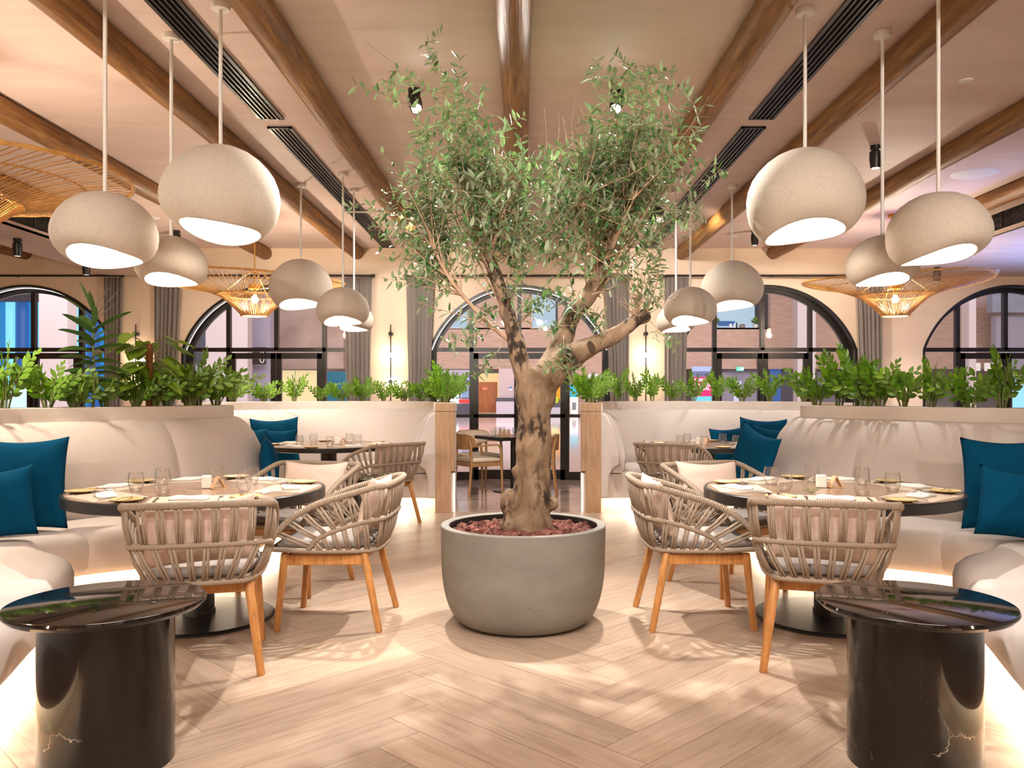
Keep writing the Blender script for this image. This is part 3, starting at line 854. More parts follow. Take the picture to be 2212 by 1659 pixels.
# ---------------------------------------------------------------- tables
def dining_table(x, y, label, edge=0.062, r=0.725, z=0.762):
    t = thing('dining_table', label, 'table', (x, y, 0), R.uniform(-0.3, 0.3), 'round dining tables')
    b = MB(); b.lathe([(0, z - edge), (r - 0.01, z - edge), (r, z - edge + 0.004), (r, z - 0.004), (r - 0.004, z), (r - 0.02, z)], 96); 
    b.add([((r - 0.02) * cos(2 * pi * k / 96), (r - 0.02) * sin(2 * pi * k / 96), z) for k in range(96)], [])
    b.build('edge_band', M['bronze'], t, smooth=40)
    b = MB(); b.lathe([(r - 0.021, z - 0.002), (r - 0.021, z + 0.0008), (0, z + 0.0008)], 96); b.build('top', M['travertine'], t, smooth=40)
    b = MB(); b.lathe([(0.092, 0.028), (0.092, 0.06), (0.086, 0.061), (0.086, z - edge)], 40); b.build('column', M['black'], t, smooth=40)
    b = MB(); b.lathe([(0.43, 0.001), (0.43, 0.012), (0.42, 0.02), (0.09, 0.028), (0, 0.028)], 72); b.build('base', M['black'], t, smooth=30)
    return t
TAB = {}
for sd in (-1, 1):
    TAB[('front', sd)] = (UC + sd * 1.86, 4.92); TAB[('rear', sd)] = (UC + sd * 2.09, 9.2)
    dining_table(*TAB[('front', sd)], 'round stone topped dining table with black edge, front %s' % SIDE[sd])
    dining_table(*TAB[('rear', sd)], 'round stone topped dining table with black edge, rear %s' % SIDE[sd], edge=0.05)

def side_table(x, y, label, r=0.335, rp=0.225, h=0.58):
    t = thing('side_table', label, 'side table', (x, y, 0), R.uniform(0, 6), 'black marble side tables')
    b = MB(); b.lathe([(0, h - 0.034), (r - 0.05, h - 0.034), (r - 0.012, h - 0.026), (r - 0.001, h - 0.014), (r, h - 0.009), (r - 0.004, h - 0.001), (r - 0.008, h), (0, h)], 96)
    b.build('top', M['marble'], t, smooth=25)
    b = MB(); b.lathe([(rp, 0.0), (rp, h - 0.0345)], 80); b.build('drum_base', M['marble'], t, smooth=40)
side_table(-1.494, 3.0, 'glossy black marble drum side table at the front left')
side_table(1.407, 3.0, 'glossy black marble drum side table at the front right')
side_table(-1.57, 7.42, 'black marble side table between the front and rear left benches')
side_table(1.40, 7.42, 'black marble side table between the front and rear right benches')

# ---------------------------------------------------------------- rope armchairs
def mirror_curve(half):
    """half runs right front -> back centre"""
    left = [V3((-p[0], p[1], p[2])) for p in half]
    return [V3(p) for p in half] + list(reversed(left))[1:]
def rope_rail(pts, r, step=0.0115, n=8):
    pts = resample(pts, step=step / 2)
    rad = [r * (1.0 if i % 2 else 0.82) for i in range(len(pts))]
    b = MB(); b.tube(pts, rad, n); return b
RIM = cat_rom(mirror_curve([(.285, .31, .468), (.315, .27, .545), (.33, .17, .64), (.335, .03, .715), (.335, -.15, .772), (.325, -.29, .81), (.285, -.345, .816), (.14, -.36, .817), (0, -.362, .817)]), 8)
MID = cat_rom(mirror_curve([(.29, .09, .462), (.305, .03, .525), (.315, -.08, .575), (.31, -.21, .615), (.285, -.295, .628), (.22, -.325, .63), (.1, -.335, .63), (0, -.336, .63)]), 8)
LOW = cat_rom(mirror_curve([(.275, .30, .458), (.285, .12, .452), (.27, -.08, .448), (.235, -.21, .446), (.19, -.265, .445), (.09, -.28, .445), (0, -.282, .445)]), 8)
def at(pts, f):
    L = [0.0]
    for a, b in zip(pts, pts[1:]): L.append(L[-1] + (b - a).length)
    d = L[-1] * f
    for i in range(len(pts) - 1):
        if L[i + 1] >= d: return pts[i].lerp(pts[i + 1], (d - L[i]) / max(1e-9, L[i + 1] - L[i]))
    return pts[-1].copy()
def make_rope_chair(label, group):
    t = thing('rope_armchair', label, 'armchair', (0, 0, 0), 0, group)
    rope_rail(RIM, 0.0192).build('top_rail', M['rope'], t, smooth=50)
    rope_rail(MID, 0.0155).build('middle_rail', M['rope'], t, smooth=50)
    front = [V3((-.275 + .55 * k / 10, .30 + 0.012 * sin(pi * k / 10), .458)) for k in range(11)]
    b = rope_rail(LOW, 0.0155)
    b2 = rope_rail(front, 0.0155); b.add(b2.v, b2.f); b.build('seat_frame', M['rope'], t, smooth=50)
    b = MB()
    def strand(p, q, out=0.012):
        m = (p + q) / 2; c = V3((0, -0.02, m.z)); d = (m - c); d.z = 0
        if d.length > 1e-6: d.normalize()
        b.tube([p, m + d * out, q], 0.0074, 6)
    def frac(pts, ci, n=8):                      # arc fraction at control index ci
        L = [0.0]
        for p, q in zip(pts, pts[1:]): L.append(L[-1] + (q - p).length)
        return L[int(ci * n)] / L[-1]
    rc, mc, lc = frac(RIM, 5.6), frac(MID, 3.9), frac(LOW, 3.9)
    ms, ls = frac(MID, 1.0), frac(LOW, 1.6)
    def lerp3(k, n, a, c):                       # n side strands then n back strands, mirrored
        return a + (c - a) * k / n if k <= n else None
    side_n, back_n = 7, 4
    for sg in (0, 1):
        for k in range(side_n + back_n + 1):
            if k == side_n + back_n and sg: continue
            if k < side_n: f = .05 + (rc - .05) * k / side_n; g = .015 + (mc - .015) * k / side_n
            else: f = rc + (.5 - rc) * (k - side_n) / back_n; g = mc + (.5 - mc) * (k - side_n) / back_n
            if sg: f, g = 1 - f, 1 - g
            for o in (-0.0052, 0.0052): strand(at(RIM, f + o), at(MID, min(1, max(0, g + o * 1.15))), 0.008)
        for k in range(6 + 4):
            if k < 6: f = ms * .6 + (mc - ms * .6) * k / 6; g = ls + (lc - ls) * k / 6
            else: f = mc + (.5 - mc) * (k - 6 + .5) / 4; g = lc + (.5 - lc) * (k - 6 + .5) / 4
            if sg: f, g = 1 - f, 1 - g
            for o in (-0.0058, 0.0058): strand(at(MID, f + o), at(LOW, g + o * .9), 0.010)
    b.build('rope_weave', M['rope'], t, smooth=180)
    # webbing deck under the pad
    poly = [(p.x * 0.97, p.y * 0.97) for p in LOW] 
    b = MB(); b.prism(poly, 0.440, 0.452); b.build('seat_deck', M['rope'], t, fixn=True)
    # pad
    rows = []
    ring = resample([V3((p.x * 0.90, p.y * 0.85 + 0.022, 0)) for p in LOW], n=44)
    ring = ring + [V3((ring[-1].x + (ring[0].x - ring[-1].x) * k / 12, ring[-1].y, 0)) for k in range(1, 12)]
    cx, cy = 0.0, 0.02
    for s_, z in ((0.94, 0.4535), (1.0, 0.468), (1.0, 0.487), (0.95, 0.502), (0.8, 0.508), (0.45, 0.511), (0.02, 0.512)):
        rows.append([(cx + (p.x - cx) * s_, cy + (p.y - cy) * s_, z) for p in ring])
    b = MB(); b.grid(rows, closed_v=True); b.f.append(tuple(range(len(ring)))); b.mi.append(0)
    b.build('seat_pad', M['pad'], t, smooth=60, fixn=True)
    for sx in (-1, 1):
        b = MB(); b.tube([(sx * .262, .275, 0.0), (sx * .262, .275, .004), (sx * .238, .238, .418), (sx * .238, .238, .428)], [.015, .0185, .0215, .019], 14); b.build('leg', M['teak'], t, smooth=40)
        b = MB(); b.tube([(sx * .275, -.300, 0.0), (sx * .275, -.300, .004), (sx * .215, -.205, .425), (sx * .215, -.203, .438)], [.015, .0185, .0225, .018], 14); b.build('leg', M['teak'], t, smooth=40)
        b = MB(); b.prism_y([], 0, 0) if False else None
        c = [V3((sx * .2385, .232, .395)), V3((sx * .218, -.20, .392))]
        d = c[1] - c[0]
        b.box(tuple((c[0] + c[1]) / 2), (0.024, d.length, 0.058), rz=atan2(d.y, d.x) + pi / 2); b.build('side_rail', M['teak'], t, bevel=0.004)
    b = MB(); b.box((0, -.19, .400), (.42, .024, .05)); b.build('cross_rail', M['teak'], t, bevel=0.004)
    b = MB(); b.box((0, .215, .400), (.46, .024, .05)); b.build('cross_rail', M['teak'], t, bevel=0.004)
    return t

def pillow_mesh(w, h, th, seed=0, n=22, ear=0.075):
    rows = []; b = MB()
    for sgn in (-1, 1):
        rows = []
        for i in range(n + 1):
            u = -1 + 2 * i / n; row = []
            for j in range(n + 1):
                v = -1 + 2 * j / n
                su = max(0, 1 - abs(u) ** 2.6); sv = max(0, 1 - abs(v) ** 2.6)
                tt = th / 2 * (su * sv) ** 0.55
                px = u * (1 - ear * (1 - v * v)); pz = v * (1 - ear * (1 - u * u))
                wr = 0.010 * noise.noise((u * 2.3 + seed * 9.1, v * 2.3, seed)) * (su * sv)
                pz2 = pz - (0.085 * (1 - u * u) * max(0, v) ** 2)         # soft dip in the top edge
                row.append((px * w / 2, sgn * (tt + wr) if su * sv > 0 else 0.0, (pz2 + 1) * h / 2))
            rows.append(row)
        b.grid(rows)
    return b
PM = {}
def pillow(w, h, th, mat, name, label, loc, rz=0.0, lean=0.0, roll=0.0, seed=1, group=None, cat='pillow', rot=None):
    key = (w, h, th, mat, seed)
    o = pillow_mesh(w, h, th, seed).build(name, M[mat], None, smooth=180, fixn=True)
    o.location = loc
    o.rotation_euler = (Matrix.Rotation(rz, 4, 'Z') @ Matrix.Rotation(lean, 4, 'X') @ Matrix.Rotation(roll, 4, 'Y')).to_euler()
    return tag(o, label, cat, group)

CH = [  # x, y, facing vector, label
    (UC - 1.525, 4.13, (-.27, .96), 'rope armchair with its back to the camera at the front left table'),
    (UC + 1.54, 4.17, (.28, .96), 'rope armchair with its back to the camera at the front right table'),
    (-1.09, 4.90, (-1.0, .02), 'rope armchair seen in profile on the aisle side of the front left table'),
    (1.01, 4.91, (1.0, .03), 'rope armchair seen in profile on the aisle side of the front right table'),
    (-1.56, 5.72, (-.28, -.96), 'rope armchair facing the camera at the far side of the front left table'),
    (1.41, 5.73, (.42, -.9), 'rope armchair facing the camera at the far side of the front right table'),
    (-1.46, 8.52, (-.77, .64), 'rope armchair at the rear left table, turned toward the bench'),
    (1.57, 8.57, (.5, .87), 'rope armchair with its back to us at the rear right table'),
]
proto = None; CHAIRS = []
for k, (x, y, f, lab) in enumerate(CH):
    rz = atan2(f[1], f[0]) - pi / 2
    if proto is None:
        proto = make_rope_chair(lab, 'rope armchairs'); c = proto; c.location = (x, y, 0); c.rotation_euler = (0, 0, rz)
    else: c = dup(proto, (x, y, 0), rz, lab)
    CHAIRS.append((x, y, rz))
PLAB = ['blush pillow behind the ropes of the front left chair that shows its back', 'blush pillow behind the ropes of the front right chair that shows its back',
        'blush pillow standing in the profile chair at the front left table', 'blush pillow standing in the profile chair at the front right table',
        'wide blush pillow in the front left chair that faces the camera', 'wide blush pillow in the front right chair that faces the camera',
        'blush pillow in the rope chair at the rear left table', 'blush pillow in the rope chair at the rear right table']
for k, (x, y, rz) in enumerate(CHAIRS):
    m = Matrix.Translation((x, y, 0)) @ Matrix.Rotation(rz, 4, 'Z')
    p = m @ V3((R.uniform(-.01, .01), -0.182, 0.516))
    pillow(0.52, 0.335, 0.12, 'pink', 'chair_pillow', PLAB[k], p, rz + R.uniform(-.05, .05), radians(14), R.uniform(-.06, .06), k + 1, 'blush chair pillows')

# teal pillows on the benches
def tp(w, h, th, x, y, face, lab, lean=14, roll=0, seed=1, z=0.452):
    rz = atan2(face[1], face[0]) + pi / 2
    # the pillow's own -y side shows; lean tips the top back
    fl = sqrt(face[0] ** 2 + face[1] ** 2); x += face[0] / fl * .05; y += face[1] / fl * .05; z += .008
    o = pillow(w, h, th, 'teal', 'bench_pillow', lab, (x, y, z), rz, radians(-lean), radians(roll), seed, 'teal bench pillows')
    return o
tp(.60, .60, .15, 3.09, 5.22, (-.62, -.78), 'large teal pillow leaning on the front right bench at the picture edge', 12, -3, 3, .46)
tp(.44, .43, .15, 2.93, 4.95, (-.5, -.86), 'smaller teal pillow in front of the large one on the front right bench', 14, 4, 4, .455)
tp(.60, .60, .15, -3.20, 5.22, (.62, -.78), 'large teal pillow leaning on the front left bench at the picture edge', 12, 3, 5, .46)
tp(.44, .43, .15, -3.13, 4.95, (.5, -.86), 'smaller teal pillow in front of the large one on the front left bench', 14, -4, 6, .455)
tp(.57, .57, .15, 2.97, 10.28, (-.45, -.9), 'teal pillow standing highest against the rear right bench back', 16, 2, 7)
tp(.45, .45, .14, 2.55, 10.25, (-.15, -1), 'teal pillow beside the rear right table, leftmost of that group', 14, -5, 8)
tp(.46, .47, .14, 2.88, 9.86, (-.6, -.8), 'teal pillow between the leftmost and the tall nose pillow, rear right bench', 12, 8, 9)
tp(.55, .55, .15, 2.10, 7.10, (-.93, -.36), 'pointed teal pillow propped at the end of the front right bench', 12, 14, 10, .475)
tp(.57, .57, .15, -3.05, 10.28, (.3, -.95), 'tall teal pillow against the rear left bench back', 14, -2, 11)
tp(.46, .46, .14, -2.92, 9.88, (.2, -.98), 'smaller teal pillow in front of the tall one on the rear left bench', 12, 2, 12)
tp(.46, .46, .14, -3.28, 9.72, (.8, -.6), 'teal pillow half hidden by the end of the front left bench back', 12, 4, 13)
o = tp(.50, .50, .15, -2.19, 7.12, (.95, .3), 'teal pillow with a pale zip seam at the end of the front left bench', 8, 0, 14, .455)
b = MB(); b.tube([(0.255, -0.0, 0.10), (0.262, 0.0, 0.25), (0.255, 0.0, 0.42)], 0.006, 6); b.build('zip', M['white'], o)

# settle the bench pillows against the upholstery instead of inside it
from mathutils.bvhtree import BVHTree
bpy.context.view_layer.update()
def settle():
    def bvh(objs):
        vs, ps = [], []
        for o in objs:
            b0 = len(vs); mw = o.matrix_world
            vs.extend(mw @ v.co for v in o.data.vertices); ps.extend(tuple(b0 + i for i in p.vertices) for p in o.data.polygons)
        return BVHTree.FromPolygons(vs, ps)
    tops = [o for o in bpy.data.objects if o.parent is None and o.name.split('.')[0] in ('banquette', 'planter_ledge')]
    solid = [bvh([c for c in kids(t) if c.type == 'MESH']) for t in tops]
    done = []
    for o in [o for o in bpy.data.objects if o.name.split('.')[0] == 'bench_pillow']:
        f = o.matrix_world.to_3x3() @ V3((0, -1, 0)); f.z = 0; f.normalize()
        for k in range(24):
            t = bvh([o])
            if not any(t.overlap(q) for q in solid + done): break
            o.location = o.location + f * 0.012 + V3((0, 0, 0.0025 if k < 8 else 0)); bpy.context.view_layer.update()
        done.append(bvh([o]))
settle()
# ---------------------------------------------------------------- planter and olive tree
PXC, PYC = 0.003, 4.86
t = thing('concrete_planter', 'large round grey concrete planter holding the olive tree', 'planter', (PXC, PYC, 0))
b = MB()
prof = [(0, 0.002), (0.295, 0.002), (0.325, 0.008)]
prof += [(0.325 + 0.150 * sin(q) ** 0.85, 0.008 + 0.36 * (1 - cos(q))) for q in [pi / 2 * k / 14 for k in range(1, 15)]]
prof += [(0.477, 0.45), (0.478, 0.53), (0.479, 0.562), (0.475, 0.567), (0.437, 0.567), (0.432, 0.563), (0.432, 0.46)]
b.lathe(prof, 96); b.build('pot', M['concrete'], t, smooth=35)
b = MB(); b.lathe([(0.4315, 0.45), (0.4315, 0.497), (0, 0.498)], 64); b.build('soil', M['soil'], t, smooth=60)
b = MB(); b.lathe([(0.4312, 0.499), (0.4312, 0.560), (0.4285, 0.560), (0.4285, 0.499)], 64); b.build('liner', M['black'], t, smooth=40)
b = MB(); Rm = random.Random(3)
for k in range(700):
    q = Rm.uniform(0, 2 * pi); r = 0.40 * sqrt(Rm.random())
    if abs(r * cos(q) - 0.04) < 0.10 and abs(r * sin(q)) < 0.10: continue
    s = Rm.uniform(0.014, 0.032); z = 0.514 + Rm.uniform(0, 0.020) + 0.012 * (1 - r / 0.42)
    m = Matrix.Translation((r * cos(q), r * sin(q), z)) @ Matrix.Rotation(Rm.uniform(0, 6), 4, 'Z') @ Matrix.Rotation(Rm.uniform(-.7, .7), 4, 'X') @ Matrix.Rotation(Rm.uniform(-.7, .7), 4, 'Y')
    vs = []
    for (a, c, d) in ((-1, -1, -1), (1, -1, -1), (1, 1, -1), (-1, 1, -1), (-1, -1, 1), (1, -1, 1), (1, 1, 1), (-1, 1, 1)):
        vs.append(m @ V3((a * s * Rm.uniform(.5, 1.1), c * s * Rm.uniform(.3, .7), d * s * Rm.uniform(.2, .55))))
    b.add(vs, [(3, 2, 1, 0), (4, 5, 6, 7), (0, 1, 5, 4), (1, 2, 6, 5), (2, 3, 7, 6), (3, 0, 4, 7)])
o = b.build('bark_mulch', M['mulch'], None, loc=(PXC, PYC, 0)); tag(o, 'reddish bark chips covering the soil around the olive trunk', 'mulch', kind='stuff')

tree = thing('olive_tree', 'tall olive tree with a thick forked trunk growing from the concrete planter', 'tree', (0, 4.85, 0))
TR = [(.046, .0, .505), (.042, .0, .56), (.048, .0, .65), (.057, .0, .758), (.062, .01, .92), (.067, .01, 1.108), (.066, .0, 1.243), (.062, .0, 1.324), (.067, 0, 1.39)]
LEFT = [(.045, 0, 1.28), (.022, -.01, 1.40), (-.019, -.02, 1.526), (-.035, -.03, 1.607), (-.057, -.04, 1.688), (-.084, -.05, 1.782), (-.11, -.05, 1.876), (-.148, -.06, 1.976), (-.18, -.07, 2.065), (-.213, -.07, 2.111)]
R1 = [(.085, 0, 1.28), (.116, .01, 1.405), (.159, .02, 1.486), (.199, .03, 1.566), (.24, .05, 1.661), (.272, .06, 1.742), (.307, .07, 1.814), (.369, .08, 1.863), (.418, .09, 1.944), (.461, .10, 2.024), (.477, .11, 2.10)]
R2 = [(.10, 0, 1.33), (.164, -.02, 1.445), (.245, -.04, 1.513), (.326, -.05, 1.561), (.426, -.05, 1.61), (.536, -.06, 1.663), (.636, -.06, 1.731), (.698, -.06, 1.771)]
STUB = [(.26, -.03, 1.52), (.33, -.09, 1.56), (.386, -.125, 1.585)]
TL = [(-.04, -.02, 1.59), (-.078, -.03, 1.634), (-.145, -.05, 1.685), (-.213, -.07, 1.742), (-.348, -.1, 1.89), (-.428, -.12, 1.998), (-.509, -.14, 2.159), (-.536, -.15, 2.267)]
def lerp_list(v, n):
    out = []
    for i in range(n):
        f = i / (n - 1) * (len(v) - 1); k = min(int(f), len(v) - 2); out.append(v[k] + (v[k + 1] - v[k]) * (f - k))
    return out
b = MB()
def limb(ps, rad, n=18, wob=0.0):
    c = cat_rom(ps, 5); r = lerp_list(rad, len(c))
    r = [q * (1 + wob * noise.noise((p.x * 9, p.y * 9 + 3, p.z * 9))) for p, q in zip(c, r)]
    b.tube(c, r, n)
limb(TR, [.150, .128, .113, .112, .105, .099, .101, .108, .10], 24, 0.05)
limb(LEFT, [.07, .064, .055, .050, .046, .042, .039, .036, .036, .033], 16, 0.25)
limb(R1, [.085, .078, .070, .062, .060, .054, .050, .048, .050, .046, .040], 16, 0.25)
limb(R2, [.09, .088, .080, .066, .052, .045, .042, .036], 14, 0.2)
limb(STUB, [.062, .055, .037], 14)
def knob(c, r, sq=(1, 1, 1)):
    k = MB(); k.lathe([(r * sin(q), r * cos(q)) for q in [pi * j / 8 for j in range(9)]], 12, (0, 0, 0))
    b.add([(c[0] + v[0] * sq[0], c[1] + v[1] * sq[1], c[2] - v[2] * sq[2]) for v in k.v], k.f)
for c, r, s in (((-.075, -.03, .69), .058, (1, 1, 1.5)), ((-.055, -.03, .60), .055, (1, 1, 1.6)), ((.165, -.02, .685), .042, (1.1, 1, 1)), ((-.045, -.02, .87), .03, (.8, 1, 1.2)),
                ((-.08, -.05, .57), .05, (1, 1, 1.1)), ((.07, -.09, .58), .05, (1.3, .8, 1.3)), ((-.01, -.08, .58), .045, (1, 1, 1.5)), ((.13, -.04, .57), .05, (1, 1, 1.1)), ((.10, 0, 1.30), .10, (1, .9, 1)),
                ((.478, .11, 2.11), .05, (1, 1, .8)), ((-.215, -.07, 2.115), .046, (1, 1, .8)), ((.69, -.06, 1.765), .042, (1.1, 1, 1)), ((-.10, -.05, 1.80), .045, (1, 1, 1.2)), ((.07, -.095, 1.17), .028, (.8, .6, 2)), ((.03, -.08, 1.0), .03, (.8, .7, 1.6))):
    knob(c, r, s)
o = b.build('trunk', M['bark'], tree, smooth=180)
rm = o.modifiers.new('remesh', 'REMESH'); rm.mode = 'VOXEL'; rm.voxel_size = 0.0085; rm.use_smooth_shade = True
sm = o.modifiers.new('smooth', 'SMOOTH'); sm.factor = 0.6; sm.iterations = 4
tx = bpy.data.textures.new('bark_relief', 'CLOUDS'); tx.noise_scale = 0.075; tx.noise_depth = 3
dm = o.modifiers.new('relief', 'DISPLACE'); dm.texture = tx; dm.strength = 0.017; dm.mid_level = 0.5; dm.texture_coords = 'LOCAL'
b = MB(); b.lathe([(0, 0.0), (0.036, 0.0), (0.038, -0.004), (0, -0.006)], 20)
o = b.build('cut_branch_face', M['cut'], tree); o.location = (.391, -.130, 1.588)
o.rotation_euler = V3((.056, -.045, .025)).to_track_quat('Z', 'Y').to_euler()

TW, LF = MB(), MB()
Rt = random.Random(21)
def leaf(p, d, up, L, w):
    d = d.normalized(); s = d.cross(up)
    s = s.normalized() if s.length > 1e-4 else d.orthogonal().normalized()
    nn = s.cross(d)
    c = Rt.uniform(-.18, .18) * L
    P = [p, p + d * L * .33 + s * w * .48 + nn * w * .12, p + d * L * .33 - s * w * .48 + nn * w * .12, p + d * L * .68 + s * w * .40 + nn * (w * .12 + c * .5), p + d * L * .68 - s * w * .40 + nn * (w * .12 + c * .5), p + d * L + nn * c,
         p + d * L * .33, p + d * L * .68 + nn * c * .5]
    LF.add(P, [(0, 1, 6), (0, 6, 2), (1, 3, 7, 6), (6, 7, 4, 2), (3, 5, 7), (7, 5, 4)])
def twig(a, c, r0, leafy=(0.25, 1.0), step=0.026, bend=0.12, L=0.062, w=0.017, droop=0.0, tilt=0.75):
    a, c = V3(a), V3(c); D = c - a
    side = V3((Rt.uniform(-1, 1), Rt.uniform(-1, 1), Rt.uniform(-.6, .6))) * bend * D.length
    m = (a + c) / 2 + side
    pts = []
    n = max(6, int(D.length / 0.05))
    for i in range(n + 1):
        t = i / n
        p = a * (1 - t) ** 2 + m * 2 * t * (1 - t) + c * t * t
        p = p + V3((noise.noise(p * 6), noise.noise(p * 6 + V3((9, 0, 0))), noise.noise(p * 6 + V3((0, 9, 0))))) * 0.012
        p.z -= droop * t * t
        pts.append(p)
    TW.tube(pts, [max(0.0011, r0 * (1 - 0.85 * i / n)) for i in range(n + 1)], 5, caps=False)
    Lt = D.length; s = leafy[0] * Lt; k = 0
    while s < leafy[1] * Lt:
        f = s / Lt * n; i = min(int(f), n - 1); p = pts[i].lerp(pts[i + 1], f - i)
        tan = (pts[i + 1] - pts[i]).normalized()
        ax = tan.orthogonal().normalized(); ax.rotate(Matrix.Rotation(k * 1.6 + Rt.uniform(-.5, .5), 3, tan))
        for sg in (-1, 1):
            if Rt.random() < 0.16: continue
            d = tan * (1 - tilt) + ax * sg * tilt + V3((Rt.uniform(-.3, .3), Rt.uniform(-.3, .3), Rt.uniform(-.3, .25)))
            f2 = Rt.uniform(.65, 1.2)
            leaf(p, d, V3((Rt.uniform(-.5, .5), Rt.uniform(-.5, .5), 1)), L * f2, w * f2 * Rt.uniform(.85, 1.2))
        s += step * Rt.uniform(.7, 1.4); k += 1
    return pts
ORG = {'L': [(-.213, -.07, 2.111), (-.18, -.07, 2.065), (-.12, -.05, 1.90), (-.08, -.05, 1.79)], 'R': [(.477, .11, 2.10), (.45, .10, 2.0), (.38, .08, 1.88), (.30, .07, 1.8)], 'E': [(.698, -.06, 1.771), (.66, -.06, 1.74)], 'T': [(-.43, -.12, 2.0), (-.5, -.14, 2.14), (-.35, -.1, 1.89)]}
for p0, tgt, kk in (((-.213, -.07, 2.1), (-.34, -.05, 2.75), 'L'), ((-.2, -.07, 2.1), (-.10, 0, 2.72), 'L'), ((-.205, -.07, 2.11), (-.50, .08, 2.62), 'L'), ((-.19, -.07, 2.09), (-.05, -.2, 2.45), 'L'), ((.477, .11, 2.1), (.52, .1, 2.75), 'R'), ((.47, .1, 2.1), (.76, .05, 2.65), 'R'),
                    ((.46, .1, 2.06), (.28, .05, 2.55), 'R'), ((.477, .11, 2.1), (.66, -.15, 2.5), 'R'), ((.44, .1, 2.0), (.30, -.2, 2.4), 'R')):
    bp = twig(p0, tgt, .017, (2, 2), bend=.12)
    ORG[kk] += [tuple(p) for p in bp[len(bp) // 4::2]]
# lobes of the crown: (centre x, z, spread x, spread z, depth spread, origins, number of shoots)
LOBES = [
    (-.40, 2.86, .20, .19, .30, 'L', 34), (-.10, 2.72, .18, .16, .30, 'L', 20), (-.60, 2.62, .12, .16, .25, 'T', 15), (-.62, 2.34, .13, .16, .25, 'T', 18), (-.40, 2.38, .16, .18, .32, 'L', 20),
    (.60, 2.88, .17, .16, .32, 'R', 44), (.88, 2.68, .11, .16, .28, 'R', 26), (.76, 2.42, .15, .17, .30, 'R', 26), (.28, 2.46, .22, .15, .32, 'R', 32), (.02, 2.36, .20, .16, .32, 'L', 26),
    (.10, 2.12, .22, .14, .26, 'L', 18), (.40, 2.30, .18, .12, .30, 'R', 20), (.78, 2.14, .10, .13, .22, 'E', 8), (-.62, 2.06, .14, .12, .2, 'T', 12), (-.32, 2.08, .14, .10, .25, 'L', 12), (.25, 2.60, .2, .12, .3, 'R', 16),
]
for cx, cz, sx, sz, sy, og, nn in LOBES:
    for _ in range(int(nn * .74)):
        tgt = V3((Rt.gauss(cx, sx * .8), Rt.gauss(0.0, sy * .7), min(3.27, Rt.gauss(cz, sz * .85))))
        org = V3(Rt.choice(ORG[og]))
        dist = (tgt - org).length
        if dist < .15: continue
        lf = max(0.15, 1 - 0.62 / dist) if dist > .7 else 0.2
        pts = twig(org, tgt, 0.0022 + 0.0046 * dist, (lf, 1.0), 0.032, 0.16, 0.074, 0.0215)
        # side shoots
        for q in range(Rt.choice((1, 1, 2))):
            i = Rt.randint(int(len(pts) * .45), len(pts) - 1); p = pts[i]
            e = p + V3((Rt.gauss(0, .10), Rt.gauss(0, .10), Rt.gauss(.07, .09)))
            if e.z > 3.3: e.z = 3.3
            twig(p, e, 0.0018, (0.1, 1.0), 0.030, 0.15, 0.070, 0.021)
for a, c, r, lf in (((-.39, 0, 2.95), (-.72, -.1, 3.20), .003, (.3, 1)), ((-.45, 0, 2.95), (-.57, -.05, 3.36), .003, (.35, 1)), ((.50, .05, 2.95), (.38, 0, 3.22), .003, (.5, 1)), ((.6, 0, 3.0), (.66, 0, 3.24), .003, (.3, 1)),
                ((.9, 0, 2.7), (1.16, -.1, 2.60), .003, (.2, 1)), ((.8, 0, 2.4), (1.02, -.1, 2.36), .003, (.2, 1)), ((-.6, -.1, 2.3), (-.90, -.15, 2.42), .004, (.2, 1)), ((-.55, -.1, 2.2), (-.86, -.2, 2.28), .004, (.2, 1)),
                ((-.35, -.1, 1.89), (-.78, -.2, 1.99), .005, (.2, 1)), ((-.14, -.05, 1.68), (-.62, -.2, 1.86), .005, (.25, 1)), ((-.14, -.05, 1.68), (-.45, -.15, 1.62), .004, (.3, 1)), ((-.10, -.06, 1.64), (-.25, -.25, 1.44), .003, (.4, 1)),
                ((.24, -.05, 1.66), (.22, -.28, 1.47), .003, (.2, 1)), ((.2, -.02, 1.6), (.27, -.28, 1.40), .003, (.4, 1)), ((.70, -.06, 1.77), (.86, -.15, 1.60), .003, (.5, 1)), ((.69, -.06, 1.77), (.80, -.2, 1.90), .003, (.4, 1)),
                ((.05, -.02, 1.7), (.30, -.25, 1.72), .004, (.2, 1)), ((-.05, -.04, 1.7), (.10, -.25, 1.84), .004, (.2, 1)), ((0, -.05, 1.75), (.20, -.25, 1.92), .004, (.2, 1)), ((-.1, -.05, 1.8), (-.28, -.25, 1.80), .004, (.2, 1)),
                ((.30, .0, 1.8), (.12, -.2, 1.95), .004, (.2, 1)), ((.30, .0, 1.8), (.48, -.2, 1.74), .004, (.2, 1)), ((-.1, -.05, 1.85), (-.02, -.25, 1.99), .004, (.2, 1)), ((.4, 0, 1.9), (.62, -.2, 1.98), .004, (.2, 1)), ((.45, 0, 2.0), (.24, -.2, 2.1), .004, (.2, 1))):
    pts = twig(a, c, r, lf, 0.028, 0.12, 0.074, 0.023, droop=0.02)
    for q in range(3):
        p = Rt.choice(pts[len(pts) // 3:]); twig(p, p + V3((Rt.gauss(0, .07), Rt.gauss(0, .06), Rt.gauss(0, .07))), 0.0016, (.1, 1), 0.02, .1, .056, .016)
